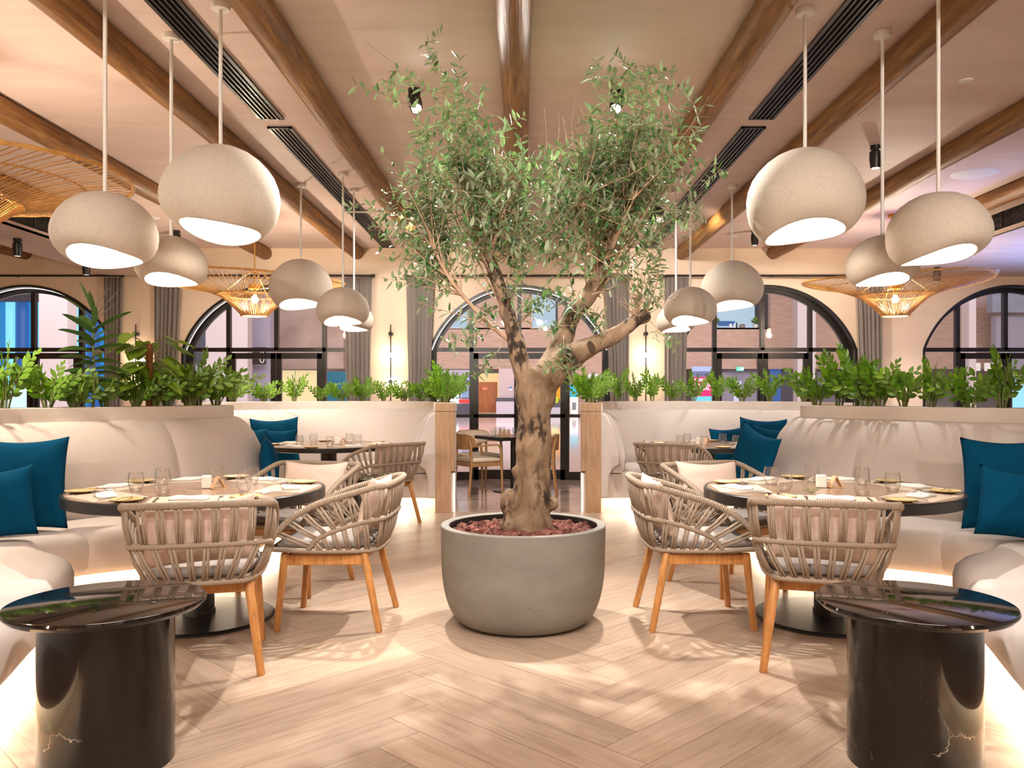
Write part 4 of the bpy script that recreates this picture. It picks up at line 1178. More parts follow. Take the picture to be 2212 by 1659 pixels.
# bare twigs
for _ in range(26):
    a = (.68 + Rt.uniform(-.05, .03), -.06, 1.76); twig(a, (a[0] + Rt.gauss(-.02, .10), Rt.gauss(-.06, .08), a[2] + Rt.uniform(.08, .34)), .0028, (2, 2), bend=.2)
for _ in range(18):
    x = Rt.uniform(.12, .5); twig((x + Rt.uniform(-.05, .05), Rt.uniform(-.2, .2), 2.55), (x + Rt.uniform(-.06, .06), Rt.uniform(-.2, .2), Rt.uniform(2.85, 3.05)), .003, (2, 2), bend=.08)
twig((-.42, -.05, 3.0), (-.88, -.15, 3.3), .0022, (2, 2), bend=.1)
b = MB(); c = cat_rom(TL, 5); TW.tube(c, lerp_list([.018, .012, .006], len(c)), 8)
TW.build('twigs', M['twig'], tree, smooth=180)
LF.build('foliage', M['olive'], tree)

# ---------------------------------------------------------------- plants on the ledges
def zz_meshes(seed, ns, hmax, lw=1.0, spread=0.55):
    rr = random.Random(seed); st, lf = MB(), MB()
    for k in range(ns):
        q = 2 * pi * k / ns + rr.uniform(-.5, .5); h = hmax * rr.uniform(.62, 1.0); sp = spread * h * rr.uniform(.2, 1.0)
        base = V3((0.022 * cos(q), 0.022 * sin(q), 0.0)); tip = V3((sp * cos(q), sp * sin(q), h * (1 - 0.25 * (sp / h) ** 2)))
        mid = V3((sp * .25 * cos(q), sp * .25 * sin(q), h * .6))
        pts = []
        for i in range(13):
            t = i / 12; pts.append(base * (1 - t) ** 2 + mid * 2 * t * (1 - t) + tip * t * t)
        st.tube(pts, [0.0065 * (1 - .75 * i / 12) for i in range(13)], 6)
        n = int(h / 0.030)
        for i in range(n):
            t = 0.22 + 0.78 * i / (n - 1); f = t * 12; j = min(int(f), 11); p = pts[j].lerp(pts[j + 1], f - j)
            tan = (pts[j + 1] - pts[j]).normalized(); s = tan.cross(V3((sin(q), -cos(q), .15))).normalized()
            wob = tan.cross(s)
            sz = (0.085 if 0.2 < t < .85 else 0.062) * rr.uniform(.8, 1.1) * lw
            sg = 1 if i % 2 else -1
            d = (s * sg * (0.85 - .35 * t) + tan * (.45 + .5 * t) + wob * rr.uniform(-.25, .25)).normalized()
            if i == n - 1: d = tan
            sd = d.cross(wob).normalized(); up = sd.cross(d)
            w = sz * .23; c = rr.uniform(-.12, .05) * sz
            P = [p, p + d * sz * .30 + sd * w * .85 + up * w * .25, p + d * sz * .30 - sd * w * .85 + up * w * .25, p + d * sz * .62 + sd * w + up * (w * .25 + c * .4), p + d * sz * .62 - sd * w + up * (w * .25 + c * .4),
                 p + d * sz + up * c, p + d * sz * .30, p + d * sz * .62 + up * c * .4]
            lf.add(P, [(0, 1, 6), (0, 6, 2), (1, 3, 7, 6), (6, 7, 4, 2), (3, 5, 7), (7, 5, 4)])
    return st, lf
ZPROTO = []
def zz(var, loc, rz, sc, label, group):
    while len(ZPROTO) <= var: ZPROTO.append(None)
    if ZPROTO[var] is None:
        cfg = [(13, .40, 1.05, 1.0), (9, .50, 1.05, .7), (14, .34, 1.0, 1.15), (6, .56, 1.15, .5), (10, .40, .95, 1.0)][var]
        st, lf = zz_meshes(100 + var, *cfg)
        t = thing('zz_plant', label, 'plant', loc, rz, group); t.scale = (sc, sc, sc)
        st.build('stems', M['zzstem'], t, smooth=60); lf.build('leaves', M['zz'], t, smooth=180)
        ZPROTO[var] = t; return t
    return dup(ZPROTO[var], loc, rz, label, group, scale=sc)
ORDN = ['first', 'second', 'third', 'fourth', 'fifth', 'sixth', 'seventh', 'eighth', 'ninth', 'tenth', 'eleventh', 'twelfth', 'thirteenth', 'fourteenth', 'fifteenth', 'sixteenth', 'seventeenth', 'eighteenth']
ZTOP = 1.194
Rp = random.Random(8)
def row(key, sd, spans, group, where):
    mid = MIDS[(key, sd)]
    L = [0.0]
    for a, c in zip(mid, mid[1:]): L.append(L[-1] + (c - a).length)
    for k, (d, var, sc) in enumerate(spans):
        j = max(i for i in range(len(L)) if L[i] <= d); j = min(j, len(mid) - 2)
        p = mid[j].lerp(mid[j + 1], (d - L[j]) / max(1e-6, L[j + 1] - L[j]))
        zz(var, (p.x + Rp.uniform(-.03, .03), p.y + Rp.uniform(-.03, .03), ZTOP), Rp.uniform(0, 6.28), sc, 'leafy green zz plant on the %s, %s from the aisle end' % (where, ORDN[k]), group)
row('near', 1, [(.02, 0, .95), (.20, 1, 1.0), (.36, 3, .95), (.50, 2, 1.05), (.66, 0, 1.0), (.84, 4, .95), (1.08, 1, .82), (1.36, 2, .85), (1.60, 1, .92), (1.86, 4, .95), (2.08, 0, .88), (2.30, 3, 1.12), (2.55, 1, .95), (2.8, 4, 1), (3.2, 0, 1)], 'zz plants on the front right ledge', 'front right ledge')
row('near', -1, [(.02, 0, .95), (.17, 1, 1.02), (.32, 2, 1.1), (.46, 4, 1.0), (.60, 0, .9), (.78, 2, .9), (1.0, 4, .8), (1.25, 2, .85), (1.48, 0, .9), (1.72, 1, .98), (1.95, 4, .9), (2.2, 1, 1.0), (2.45, 0, 1.0), (2.8, 4, 1), (3.2, 1, 1)], 'zz plants on the front left ledge', 'front left ledge')
farspan = [(.04, 0, .86), (.14, 2, .9), (.30, 0, .95), (.46, 1, .92), (.66, 4, .92), (.90, 1, .80), (1.15, 4, .85), (1.42, 1, .90), (1.72, 3, .82), (2.0, 1, .85), (2.28, 3, .85), (2.58, 4, .95), (2.85, 1, .9), (3.15, 3, .8), (3.5, 0, .9), (3.9, 1, .9), (4.4, 4, .9)]
row('far', 1, farspan, 'zz plants on the rear right ledge', 'rear right ledge')
row('far', -1, [(d + .03, (v + 1) % 5, s * .97) for d, v, s in farspan], 'zz plants on the rear left ledge', 'rear left ledge')
for sd in (-1, 1):
    for k, (dx, dy) in enumerate(((0, .05), (.02, .2))):
        zz(2 if k else 4, (UC + sd * (.815 + dx), 9.32 + dy, 1.2195), sd + k, .72, 'small zz plant on the %s oak end post, %s one' % (SIDE[sd], 'rear' if k else 'front'), 'zz plants on the oak posts')

# tall corn plant
mid = MIDS[('near', -1)]
def mid_at(key, sd, d):
    m = MIDS[(key, sd)]; acc = 0
    for a, c in zip(m, m[1:]):
        l = (c - a).length
        if acc + l >= d: return a.lerp(c, (d - acc) / l)
        acc += l
    return m[-1]
p = mid_at('near', -1, 1.12)
t = thing('corn_plant', 'tall thin corn plant with long strap leaves rising above the front left ledge', 'plant', (p.x, p.y, ZTOP), 0.3)
b = MB(); b.tube([(0, 0, 0), (.01, 0, .25), (0, .01, .5), (.01, 0, .74)], [.012, .010, .008, .006], 8); b.build('stem', M['zzstem'], t, smooth=60)
b = MB(); rr = random.Random(4)
def strap(b, base, q, el, L, w, droop):
    rows = []
    for i in range(10):
        s = i / 9; r = L * s
        d = V3((cos(q) * cos(el), sin(q) * cos(el), sin(el)))
        c = base + d * r + V3((0, 0, -droop * L * s * s)); ww = w * (sin(pi * min(1, s * .92 + .08)) ** .6) * (1 - .25 * s)
        sd = V3((-sin(q) * .8, cos(q) * .8, .6 * (1 if int(q * 7) % 2 else -1))); rows.append([tuple(c - sd * ww + V3((0, 0, ww * .35))), tuple(c), tuple(c + sd * ww + V3((0, 0, ww * .35)))])
    b.grid(rows)
for k in range(30):
    z = .22 + .53 * k / 29; q = k * 2.4 + rr.uniform(-.2, .2); el = .15 + .9 * (k / 29) ** 2
    strap(b, V3((.005, 0, z)), q, el, rr.uniform(.22, .34), .030, rr.uniform(.15, .45) * (1 - .6 * k / 29))
b.build('leaves', M['darkleaf'], t, smooth=180)
# philodendron on a coir pole
p = mid_at('near', -1, .66)
t = thing('philodendron', 'bright lime broad leaved climber on a brown coir pole on the front left ledge', 'plant', (p.x, p.y, ZTOP), 0)
b = MB(); b.lathe([(0, 0), (.027, 0), (.028, .2), (.027, .5), (.018, .53), (0, .535)], 14); b.build('coir_pole', M['coir'], t, smooth=50)
b = MB(); s2 = MB(); rr = random.Random(12)
for k in range(38):
    z = .10 + .42 * k / 37; q = k * 2.1 + rr.uniform(-.4, .4); L = rr.uniform(.10, .24); el = rr.uniform(.1, .8)
    d = V3((cos(q) * cos(el), sin(q) * cos(el), sin(el))); e = V3((cos(q) * .025, sin(q) * .025, z)) + d * L
    s2.tube([V3((cos(q) * .025, sin(q) * .025, z)), V3((cos(q) * .02, sin(q) * .02, z)) + d * L * .5 + V3((0, 0, .02)), e], [.004, .0035, .003], 5)
    ax = V3((cos(q), sin(q), -.55 + rr.uniform(-.3, .3))).normalized(); sd = ax.cross(V3((0, 0, 1))).normalized(); up = sd.cross(ax); S = rr.uniform(.075, .115)
    prof = [(-.35, .30), (-.1, .62), (.3, .70), (.7, .55), (1.1, .32), (1.5, .0)]
    rows = []
    for x, w in prof: rows.append([tuple(e + ax * S * x - sd * S * w + up * S * w * .3), tuple(e + ax * S * (x + (.12 if x < 0 else 0))), tuple(e + ax * S * x + sd * S * w + up * S * w * .3)])
    b.grid(rows)
s2.build('stems', M['zzstem'], t, smooth=60); b.build('leaves', M['lime'], t, smooth=180)

# ---------------------------------------------------------------- pendants
PENDS = {}
def make_pendant(kind, label, group):
    R0, Hh, wv, ph = {'big': (.325, .48, .030, 0.4), 'mid': (.262, .345, .028, 2.1), 'small': (.212, .275, .020, 4.0)}[kind]
    prof = {'big': [(0, 0), (.16, .008), (.33, .036), (.50, .088), (.66, .165), (.80, .262), (.90, .36), (.97, .48), (1.0, .60), (.99, .71), (.95, .81), (.88, .89), (.80, .95), (.735, .985), (.70, 1.0)],
            'mid': [(0, 0), (.18, .008), (.38, .045), (.57, .115), (.73, .205), (.86, .32), (.945, .44), (.99, .56), (1.0, .67), (.98, .78), (.93, .87), (.86, .935), (.78, .98), (.73, 1.0)],
            'small': [(0, 0), (.2, .012), (.42, .065), (.62, .15), (.79, .27), (.91, .41), (.98, .55), (1.0, .68), (.97, .80), (.90, .90), (.82, .96), (.74, 1.0)]}[kind]
    t = thing('pendant_lamp', label, 'pendant lamp', (0, 0, 0), 0, group)
    # z = 0 sits at the top of the shade
    k = len(prof)
    pr = [(r * R0, -z * Hh) for r, z in prof]
    inner = [((r - .045 if r > .2 else r * .8) * R0, -(z * .97 + .03) * Hh) for r, z in reversed(prof[:-1])]
    full = pr + [((prof[-1][0] - .035) * R0, -Hh * 1.0)] + inner
    def wave(i, q):
        zz_ = -full[i][1] / Hh
        w = max(0.0, (zz_ - .45) / .55) ** 1.5
        return w * wv * (1.2 * sin(q + ph) + .45 * sin(2 * q + ph * 1.7))
    b = MB(); b.lathe(full, 56, wave=wave); b.build('shade', M['pendant'], t, smooth=180)
    b = MB(); b.lathe([(0, -Hh * .80), (R0 * .80, -Hh * .80), (R0 * .80, -Hh * .785), (0, -Hh * .785)], 40); b.build('diffuser', M['pend_in'], t)
    return t
def pendant(kind, x, y, ztop, label, group, rz, tilt=(0, 0)):
    if kind not in PENDS:
        t = make_pendant(kind, label, group); PENDS[kind] = t; KIDS.pop(t.name, None)
        t.location = (x, y, ztop); t.rotation_euler = (0, 0, rz)
    else:
        src = PENDS[kind]
        if src.name not in KIDS: KIDS[src.name] = [(c, kids(c)) for c in kids(src) if c.name.split('.')[0] in ('shade', 'diffuser')]
        t = dup(src, (x, y, ztop), rz, label, group)
    b = MB(); L = CEIL - ztop
    b.tube([(0, 0, -.004), (0, 0, L - .03)], .0105, 12); b.build('rod', M['white'], t, smooth=40)
    b = MB(); b.lathe([(0, L - .032), (.05, L - .032), (.052, L - .028), (.052, L - .001), (0, L - .001)], 28); b.build('canopy', M['white'], t, smooth=40)
    return t
PG = 'rounded plaster pendant lamps'
pendant('big', -1.70, 4.69, 2.716, 'largest rounded plaster pendant over the front left table', PG, -3.24)
pendant('mid', -2.205, 4.40, 2.385, 'medium rounded plaster pendant leftmost over the front left table', PG, -1.04)
pendant('small', -2.146, 5.09, 2.285, 'small rounded plaster pendant hanging lowest over the front left table', PG, 0.86)
pendant('big', 1.61, 4.75, 2.716, 'largest rounded plaster pendant over the front right table', PG, -2.24)
pendant('mid', 2.22, 4.45, 2.395, 'medium rounded plaster pendant rightmost over the front right table', PG, -0.24)
pendant('small', 2.18, 5.05, 2.280, 'small rounded plaster pendant hanging lowest over the front right table', PG, 1.16)
pendant('big', -2.32, 8.72, 2.730, 'largest rounded plaster pendant over the rear left table', PG, -2.24)
pendant('mid', -1.79, 8.30, 2.38, 'medium rounded plaster pendant over the rear left table', PG, -0.74)
pendant('small', -1.81, 8.94, 2.29, 'small rounded plaster pendant hanging lowest over the rear left table', PG, 0.46)
pendant('big', 2.20, 8.76, 2.72, 'largest rounded plaster pendant over the rear right table', PG, -2.44)
pendant('mid', 1.67, 8.30, 2.385, 'medium rounded plaster pendant over the rear right table', PG, -1.34)
pendant('small', 1.65, 8.96, 2.28, 'small rounded plaster pendant hanging lowest over the rear right table', PG, 1.26)

# ---------------------------------------------------------------- rattan lamps
def make_rattan(label, group):
    t = thing('rattan_lamp', label, 'pendant lamp', (0, 0, 0), 0, group)
    # z measured from the floor: hub rim 2.27, outer rim 2.70
    prof = cat_rom([(.155, 0, 2.275), (.24, 0, 2.365), (.34, 0, 2.455), (.44, 0, 2.520), (.62, 0, 2.585), (.82, 0, 2.635), (1.0, 0, 2.67), (1.08, 0, 2.69)], 4)
    b = MB(); n = 100; rr = random.Random(2)
    for k in range(n):
        q = 2 * pi * (k + rr.uniform(-.18, .18)) / n; pts = []
        for p in prof:
            qq = q + 0.22 * max(0, (p.x - .44) / .64) 
            wz = 0.028 * sin(2 * qq + 1.0) * (p.x / 1.08) ** 2
            pts.append((p.x * cos(qq), p.x * sin(qq), p.z + wz))
        b.tube(pts, [0.0052 - .0020 * i / len(pts) for i in range(len(pts))], 5)
    b.build('spokes', M['rattan'], t, smooth=180)
    def ring(r, z, rad, nm):
        pts = []
        for k in range(96):
            q = 2 * pi * k / 96; pts.append((r * cos(q), r * sin(q), z + 0.028 * sin(2 * q + 1.0) * (r / 1.08) ** 2))
        b = MB(); b.tube(pts, [rad * (1.15 if k % 2 else .85) for k in range(96)], 7, closed=True); b.build(nm, M['rattan'], t, smooth=180)
    ring(1.08, 2.69, .014, 'outer_rim'); ring(.80, 2.638, .006, 'woven_ring'); ring(.44, 2.526, .008, 'woven_ring'); ring(.157, 2.275, .011, 'hub_rim')
    b = MB(); b.lathe([(0, 2.60), (.075, 2.60), (.075, 2.66), (0, 2.66)], 24); b.tube([(0, 0, 2.60), (0, 0, 2.53)], .018, 10); b.build('socket', M['mustard'], t, smooth=40)
    b = MB(); b.lathe([(0, 2.43), (.03, 2.438), (.042, 2.465), (.036, 2.495), (.018, 2.53), (0, 2.53)], 18); b.build('bulb', M['bulb'], t, smooth=180)
    b = MB(); b.tube([(0, 0, 2.66), (0, 0, CEIL - .03)], .009, 10)
    for k in range(4):
        q = pi / 4 + k * pi / 2; b.tube([(.06 * cos(q), .06 * sin(q), 2.82), (.44 * cos(q), .44 * sin(q), 2.53)], .006, 6)
    b.lathe([(0, 2.81), (.07, 2.81), (.07, 2.84), (0, 2.84)], 20)
    b.build('rod', M['mustard'], t, smooth=40)
    b = MB(); b.lathe([(0, CEIL - .035), (.075, CEIL - .035), (.08, CEIL - .03), (.08, CEIL - .001), (0, CEIL - .001)], 28); b.build('canopy', M['mustard'], t, smooth=40)
    return t
rat = make_rattan('wide woven rattan hat lamp entering the picture at the upper left', 'rattan hat lamps')
rat.location = (-3.62, 5.2, 0)
dup(rat, (-3.28, 10.2, 0), .7, 'wide woven rattan hat lamp hanging before the window on the left')
dup(rat, (4.56, 10.2, 0), 2.2, 'wide woven rattan hat lamp hanging before the arches on the right')
for x, y in ((-3.7, .4), (3.7, .4), (0.0, -1.6)): dup(rat, (x, y, 0), x, 'woven rattan hat lamp added unseen behind the viewer for fill light')  # extra lamps added out of view to brighten the room
for x, y in ((-3.62, 5.2), (-3.28, 10.2), (4.56, 10.2), (-3.7, .4), (3.7, .4), (0.0, -1.6)):
    li = bpy.data.lights.new('bulb_lamp', 'POINT'); li.energy = 95; li.color = (1.0, 0.85, 0.66); li.shadow_soft_size = 0.045
    lo = bpy.data.objects.new('bulb_lamp', li); link(lo); lo.location = (x, y, 2.40)
# ---------------------------------------------------------------- place settings
TZ = 0.7628
def one(key, builder):
    if key not in PM: PM[key] = builder()
    return PM[key]
def put(key, name, builder, mat, x, y, z, rz, label, cat, group, smooth=None, bevel=0, fix=False):
    if key not in PM:
        o = builder().build(name, M[mat], None, smooth=smooth, bevel=bevel, fixn=fix); PM[key] = o
    else:
        o = PM[key].copy(); COL.objects.link(o)
    o.location = (x, y, z); o.rotation_euler = (0, 0, rz)
    return tag(o, label, cat, group)
def g_mat():
    b = MB(); b.box((0, 0, .0006), (.29, .40, .0012)); return b
def g_napkin():
    b = MB(); rows = []
    for k, (z, s) in enumerate(((0, .97), (.004, 1.0), (.0085, 1.0), (.0125, .95), (.015, .80), (.0155, .0))):
        pts = []
        for q in range(28):
            a = 2 * pi * q / 28; c, s_ = cos(a), sin(a)
            r = 1 / max(abs(c), abs(s_)) ** .86
            x = .052 * c * r; y = .10 * s_ * r
            pts.append((x * s, y * s, z + (.004 * sin(y * 40 + x * 30) if k > 1 else 0)))
        rows.append(pts)
    b.grid(rows, closed_v=True); b.f.append(tuple(reversed(range(28)))); b.mi.append(0); return b
def g_plate():
    b = MB(); b.lathe([(0, 0), (.048, 0), (.052, .002), (.078, .010), (.083, .0135), (.082, .0155), (.075, .0135), (.05, .0065), (0, .006)], 40); return b
def flat_profile(ws, z=.0015, n=8):
    """cutlery outline along x: list of (x, half width, height)"""
    b = MB(); rows = []
    for x, w, h in ws: rows.append([(x, -w, h), (x, 0, h + .0016), (x, w, h), (x, 0, h - .0006)])
    b.grid(rows, closed_v=True); b.f += [(0, 1, 2, 3), tuple(reversed(range(4 * (len(ws) - 1), 4 * len(ws))))]; b.mi += [0, 0]; return b
def g_knife(): return flat_profile([(.10, .006, .002), (.085, .0068, .003), (.02, .0052, .004), (.005, .004, .004), (-.01, .008, .0025), (-.08, .009, .0022), (-.105, .003, .002)])
def g_bknife(): return flat_profile([(.08, .005, .003), (.06, .0055, .004), (.005, .004, .004), (-.01, .007, .003), (-.06, .008, .0022), (-.078, .003, .002)])
def g_fork():
    b = flat_profile([(.10, .007, .002), (.085, .0075, .003), (.02, .0035, .006), (-.025, .003, .007), (-.04, .0095, .004), (-.055, .0115, .002)])
    for k in (-1.5, -.5, .5, 1.5): b.tube([(-.05, k * .0062, .0025), (-.075, k * .0062, .002), (-.10, k * .006, .006)], [.0019, .0018, .0012], 5)
    return b
def g_spoon(): return flat_profile([(.10, .007, .002), (.085, .0075, .003), (.02, .0035, .006), (-.03, .003, .007), (-.042, .010, .006), (-.06, .0185, .003), (-.08, .019, .0025), (-.095, .012, .004), (-.102, .003, .006)])
def g_glass():
    b = MB(); b.lathe([(0, 0.0), (.024, 0.0), (.030, .004), (.041, .03), (.0445, .055), (.0425, .085), (.038, .108), (.0368, .109), (.0355, .108), (.040, .085), (.042, .055), (.0385, .03), (.027, .011), (0, .009)], 40); return b
TN = {('front', -1): 'front left table', ('front', 1): 'front right table', ('rear', -1): 'rear left table', ('rear', 1): 'rear right table'}
SEATS_F = [(-106, 'chair nearest the camera'), (180, 'aisle side seat'), (118, 'chair facing the camera'), (62, 'bench seat farthest back'), (8, 'outer bench seat'), (-48, 'bench seat nearest the camera')]
SEATS_R = [(-60, 'bench seat nearest the camera'), (-132, 'rope chair seat'), (170, 'aisle side seat'), (100, 'bench seat farthest back'), (20, 'outer bench seat')]
def setting(tab, ang, sd, seat, tname, full):
    cx, cy = tab
    a = radians(ang) if sd > 0 else pi - radians(ang)
    ur = V3((cos(a), sin(a), 0)); ut = V3((-sin(a), cos(a), 0)) * sd
    P = lambda r, t_: (cx + ur.x * r + ut.x * t_, cy + ur.y * r + ut.y * t_)
    j = lambda s_=.012: R.uniform(-s_, s_)
    w = 'on the %s, %s' % (tname, seat)
    x, y = P(.525, 0); put('mat', 'placemat', g_mat, 'mat', x, y, TZ + .0004, a + j(.05), 'cream paper placemat ' + w, 'placemat', 'placemats on the ' + tname)
    z1 = TZ + .0022
    x, y = P(.535 + j(), .0 + j()); put('napkin', 'napkin', g_napkin, 'linen_w', x, y, z1, a + j(.5), 'folded white napkin ' + w, 'napkin', 'napkins on the ' + tname, smooth=60, fix=True)
    x, y = P(.545 + j(), -.285); put('plate', 'bread_plate', g_plate, 'plate', x, y, TZ + .0006, a, 'small mustard bread plate ' + w, 'plate', 'bread plates on the ' + tname, smooth=50)
    x, y = P(.30 + j(.02), .14 + j(.02)); put('glass', 'tumbler', g_glass, 'tumbler', x, y, TZ + .0006, 0, 'clear stemless tumbler ' + w, 'glass', 'tumblers on the ' + tname, smooth=60)
    x, y = P(.53, .165); put('fork' if False else 'knife', 'table_knife', g_knife, 'steel', x, y, z1, a + j(.04), 'steel table knife ' + w, 'knife', 'table knives on the ' + tname, smooth=40)
    x, y = P(.53, -.155); put('fork', 'table_fork', g_fork, 'steel', x, y, z1 + .0002, a + j(.04), 'steel table fork ' + w, 'fork', 'table forks on the ' + tname, smooth=40)
    if full:
        x, y = P(.53, .24); put('spoon', 'table_spoon', g_spoon, 'steel', x, y, TZ + .001, a + j(.12), 'steel spoon ' + w, 'spoon', 'spoons on the ' + tname, smooth=50)
        x, y = P(.545, -.285); put('bknife', 'butter_knife', g_bknife, 'steel', x, y, TZ + .0175, a + .6 + j(.4), 'steel butter knife on a plate ' + w, 'knife', 'butter knives on the ' + tname, smooth=40)
for sd in (-1, 1):
    for ang, seat in SEATS_F: setting(TAB[('front', sd)], ang, sd, seat, TN[('front', sd)], True)
    for ang, seat in SEATS_R: setting(TAB[('rear', sd)], ang, sd, seat, TN[('rear', sd)], False)
def caddy(cx, cy, rz, tname, grp):
    b = MB(); b.box((0, 0, .038), (.055, .05, .075)); o = b.build('ceramic_block', M['salt'], None, bevel=.006, loc=(cx, cy, TZ + .001)); o.rotation_euler = (0, 0, rz)
    tag(o, 'small white ceramic block in the middle of the ' + tname, 'salt cellar', 'white ceramic blocks')
    t = thing('card_holder', 'triangular pale wood card holder in the middle of the ' + tname, 'card holder', (cx + .075, cy - .02, TZ + .001), rz + .3, 'wooden card holders')
    b = MB()
    for s in (-1, 1): b.box((s * .020, 0, .036), (.006, .05, .076), ry=-s * .5)
    b.build('side_board', M['kraft'], t); b = MB(); b.box((0, 0, .003), (.07, .05, .006)); b.build('base_board', M['kraft'], t)
caddy(-1.87, 4.93, .4, 'front left table', 0); caddy(1.78, 4.97, -.2, 'front right table', 0)
caddy(-2.05, 9.2, .2, 'rear left table', 0); caddy(1.95, 9.2, .6, 'rear right table', 0)
t = thing('herb_sprig', 'small loose green sprig lying near the napkin on the front right table', 'sprig', (1.60, 4.62, TZ + .004), .5)
b, c = MB(), MB(); rr = random.Random(6)
for k in range(14):
    q = rr.uniform(0, 6.28); e = V3((cos(q) * .05, sin(q) * .05, rr.uniform(.01, .055))); b.tube([(0, 0, .001), e * .5 + V3((0, 0, .012)), e], .001, 4)
    for j in range(5):
        p = e * rr.uniform(.4, 1); d = V3((rr.uniform(-1, 1), rr.uniform(-1, 1), rr.uniform(0, .6))).normalized() * .012; s = d.cross(V3((0, 0, 1))).normalized() * .003
        c.add([p, p + d * .5 + s, p + d, p + d * .5 - s], [(0, 1, 2, 3)])
b.build('stems', M['zzstem'], t); c.build('leaves', M['olive'], t)

# ---------------------------------------------------------------- square oak table and chairs before the doorway
t = thing('square_table', 'square dark topped table on a pedestal before the centre doorway', 'table', (-.12, 11.35, 0), radians(30), None)
b = MB(); b.box((0, 0, .727), (.80, .80, .045)); b.build('edge_band', M['bronze'], t, bevel=.003)
b = MB(); b.box((0, 0, .7505), (.788, .788, .002)); b.build('top', M['travertine'], t)
b = MB(); b.lathe([(.05, .02), (.046, .05), (.046, .705)], 28); b.build('column', M['black'], t, smooth=40)
b = MB(); b.lathe([(.285, .001), (.285, .012), (.05, .022), (0, .022)], 48); b.build('base', M['black'], t, smooth=30)
for k, (dx, dy) in enumerate(((-.16, .14), (.02, .18), (-.22, -.1), (.15, -.05))):
    put('glass', 'tumbler', g_glass, 'tumbler', -.12 + dx, 11.35 + dy, .7525, 0, 'tumbler on the square table behind the olive trunk', 'glass', 'tumblers on the square table', smooth=60)
b = MB(); b.box((0, 0, .04), (.07, .05, .08)); o = b.build('ceramic_block', M['salt'], None, bevel=.006, loc=(-.40, 11.28, .7525)); tag(o, 'small white ceramic block on the square table behind the olive', 'salt cellar')
for k in range(3):
    b = MB(); b.lathe([(0, 0), (.022, 0), (.024, .05), (.018, .07), (.014, .09), (0, .09)], 16)
    o = b.build('spice_jar', M['kraft'], None, smooth=50, loc=(-.30 + .055 * k, 11.24 - .01 * k, .7525)); tag(o, 'small amber spice jar clustered on the square table behind the olive', 'jar', 'amber spice jars')

def oak_chair(label):
    t = thing('oak_armchair', label, 'armchair', (0, 0, 0), 0, 'oak armchairs')
    for sx in (-1, 1):
        b = MB(); b.tube([(sx * .25, .235, 0), (sx * .245, .225, .40), (sx * .245, .215, .60), (sx * .245, .19, .64)], [.013, .018, .018, .016], 12); b.build('leg', M['chair_oak'], t, smooth=50)
        b = MB(); b.tube([(sx * .245, -.27, 0), (sx * .235, -.225, .42), (sx * .235, -.235, .64), (sx * .225, -.265, .76)], [.013, .019, .017, .013], 12); b.build('leg', M['chair_oak'], t, smooth=50)
        b = MB(); rows = []
        for y, w, z in ((.225, .020, .640), (.10, .024, .646), (-.05, .018, .640), (-.23, .014, .632)): rows.append([(sx * .242 - w, y, z), (sx * .242 + w, y, z), (sx * .242 + w, y, z + .020), (sx * .242 - w, y, z + .020)])
        b.grid(rows, closed_v=True); b.f += [(0, 1, 2, 3), (15, 14, 13, 12)]; b.mi += [0, 0]; b.build('arm_rail', M['chair_oak'], t, bevel=.004, fixn=True)
        b = MB(); b.box((sx * .236, 0, .405), (.022, .45, .05)); b.build('side_rail', M['chair_oak'], t, bevel=.003)
    for y_, w_ in ((.225, .47), (-.225, .45)):
        b = MB(); b.box((0, y_, .405), (w_, .022, .05)); b.build('cross_rail', M['chair_oak'], t, bevel=.003)
    rows = []
    for s, z in ((.93, .431), (1, .445), (1, .462), (.94, .478), (.75, .488), (.4, .493), (.02, .494)):
        ring = []
        for q in range(40):
            a = 2 * pi * q / 40; r = 1 / max(abs(cos(a)), abs(sin(a))) ** .8
            ring.append((.235 * cos(a) * r * s, .01 + .235 * sin(a) * r * s, z))
        rows.append(ring)
    b = MB(); b.grid(rows, closed_v=True); b.f.append(tuple(reversed(range(40)))); b.mi.append(0); b.build('seat', M['cream'], t, smooth=60, fixn=True)
    def shell(off, th, z0, z1, w, nm, mat):
        b = MB(); rows = []
        for i in range(21):
            a = -1 + 2 * i / 20; x = a * w; y = -.295 + .11 * a * a + off
            e = (1 - abs(a) ** 6) ** .5
            zc = (z0 + z1) / 2; hh = (z1 - z0) / 2 * max(.25, e)
            rows.append([(x, y, zc - hh), (x, y - .012, zc + hh), (x, y - .012 + th, zc + hh), (x, y + th, zc - hh)])
        b.grid(rows, closed_v=True); b.f += [(0, 1, 2, 3), tuple(reversed(range(80, 84)))]; b.mi += [0, 0]
        b.build(nm, M[mat], t, smooth=50, bevel=.004, fixn=True)
    shell(0, .016, .60, .80, .275, 'backrest', 'chair_oak'); shell(.0165, .022, .612, .788, .262, 'back_pad', 'cream')
    return t
oc = None
for x, y, f, lab in ((-.60, 10.975, (.826, .565), 'oak armchair with its wooden back toward us, left of the olive trunk'), (.17, 10.74, (-1.0, .06), 'oak armchair mostly hidden behind the olive trunk'), (-.62, 11.82, (.5, -.86), 'oak armchair at the window side of the square table, cream back pad facing us')):
    rz = atan2(f[1], f[0]) - pi / 2
    if oc is None: oc = oak_chair(lab); oc.location = (x, y, 0); oc.rotation_euler = (0, 0, rz)
    else: dup(oc, (x, y, 0), rz, lab)

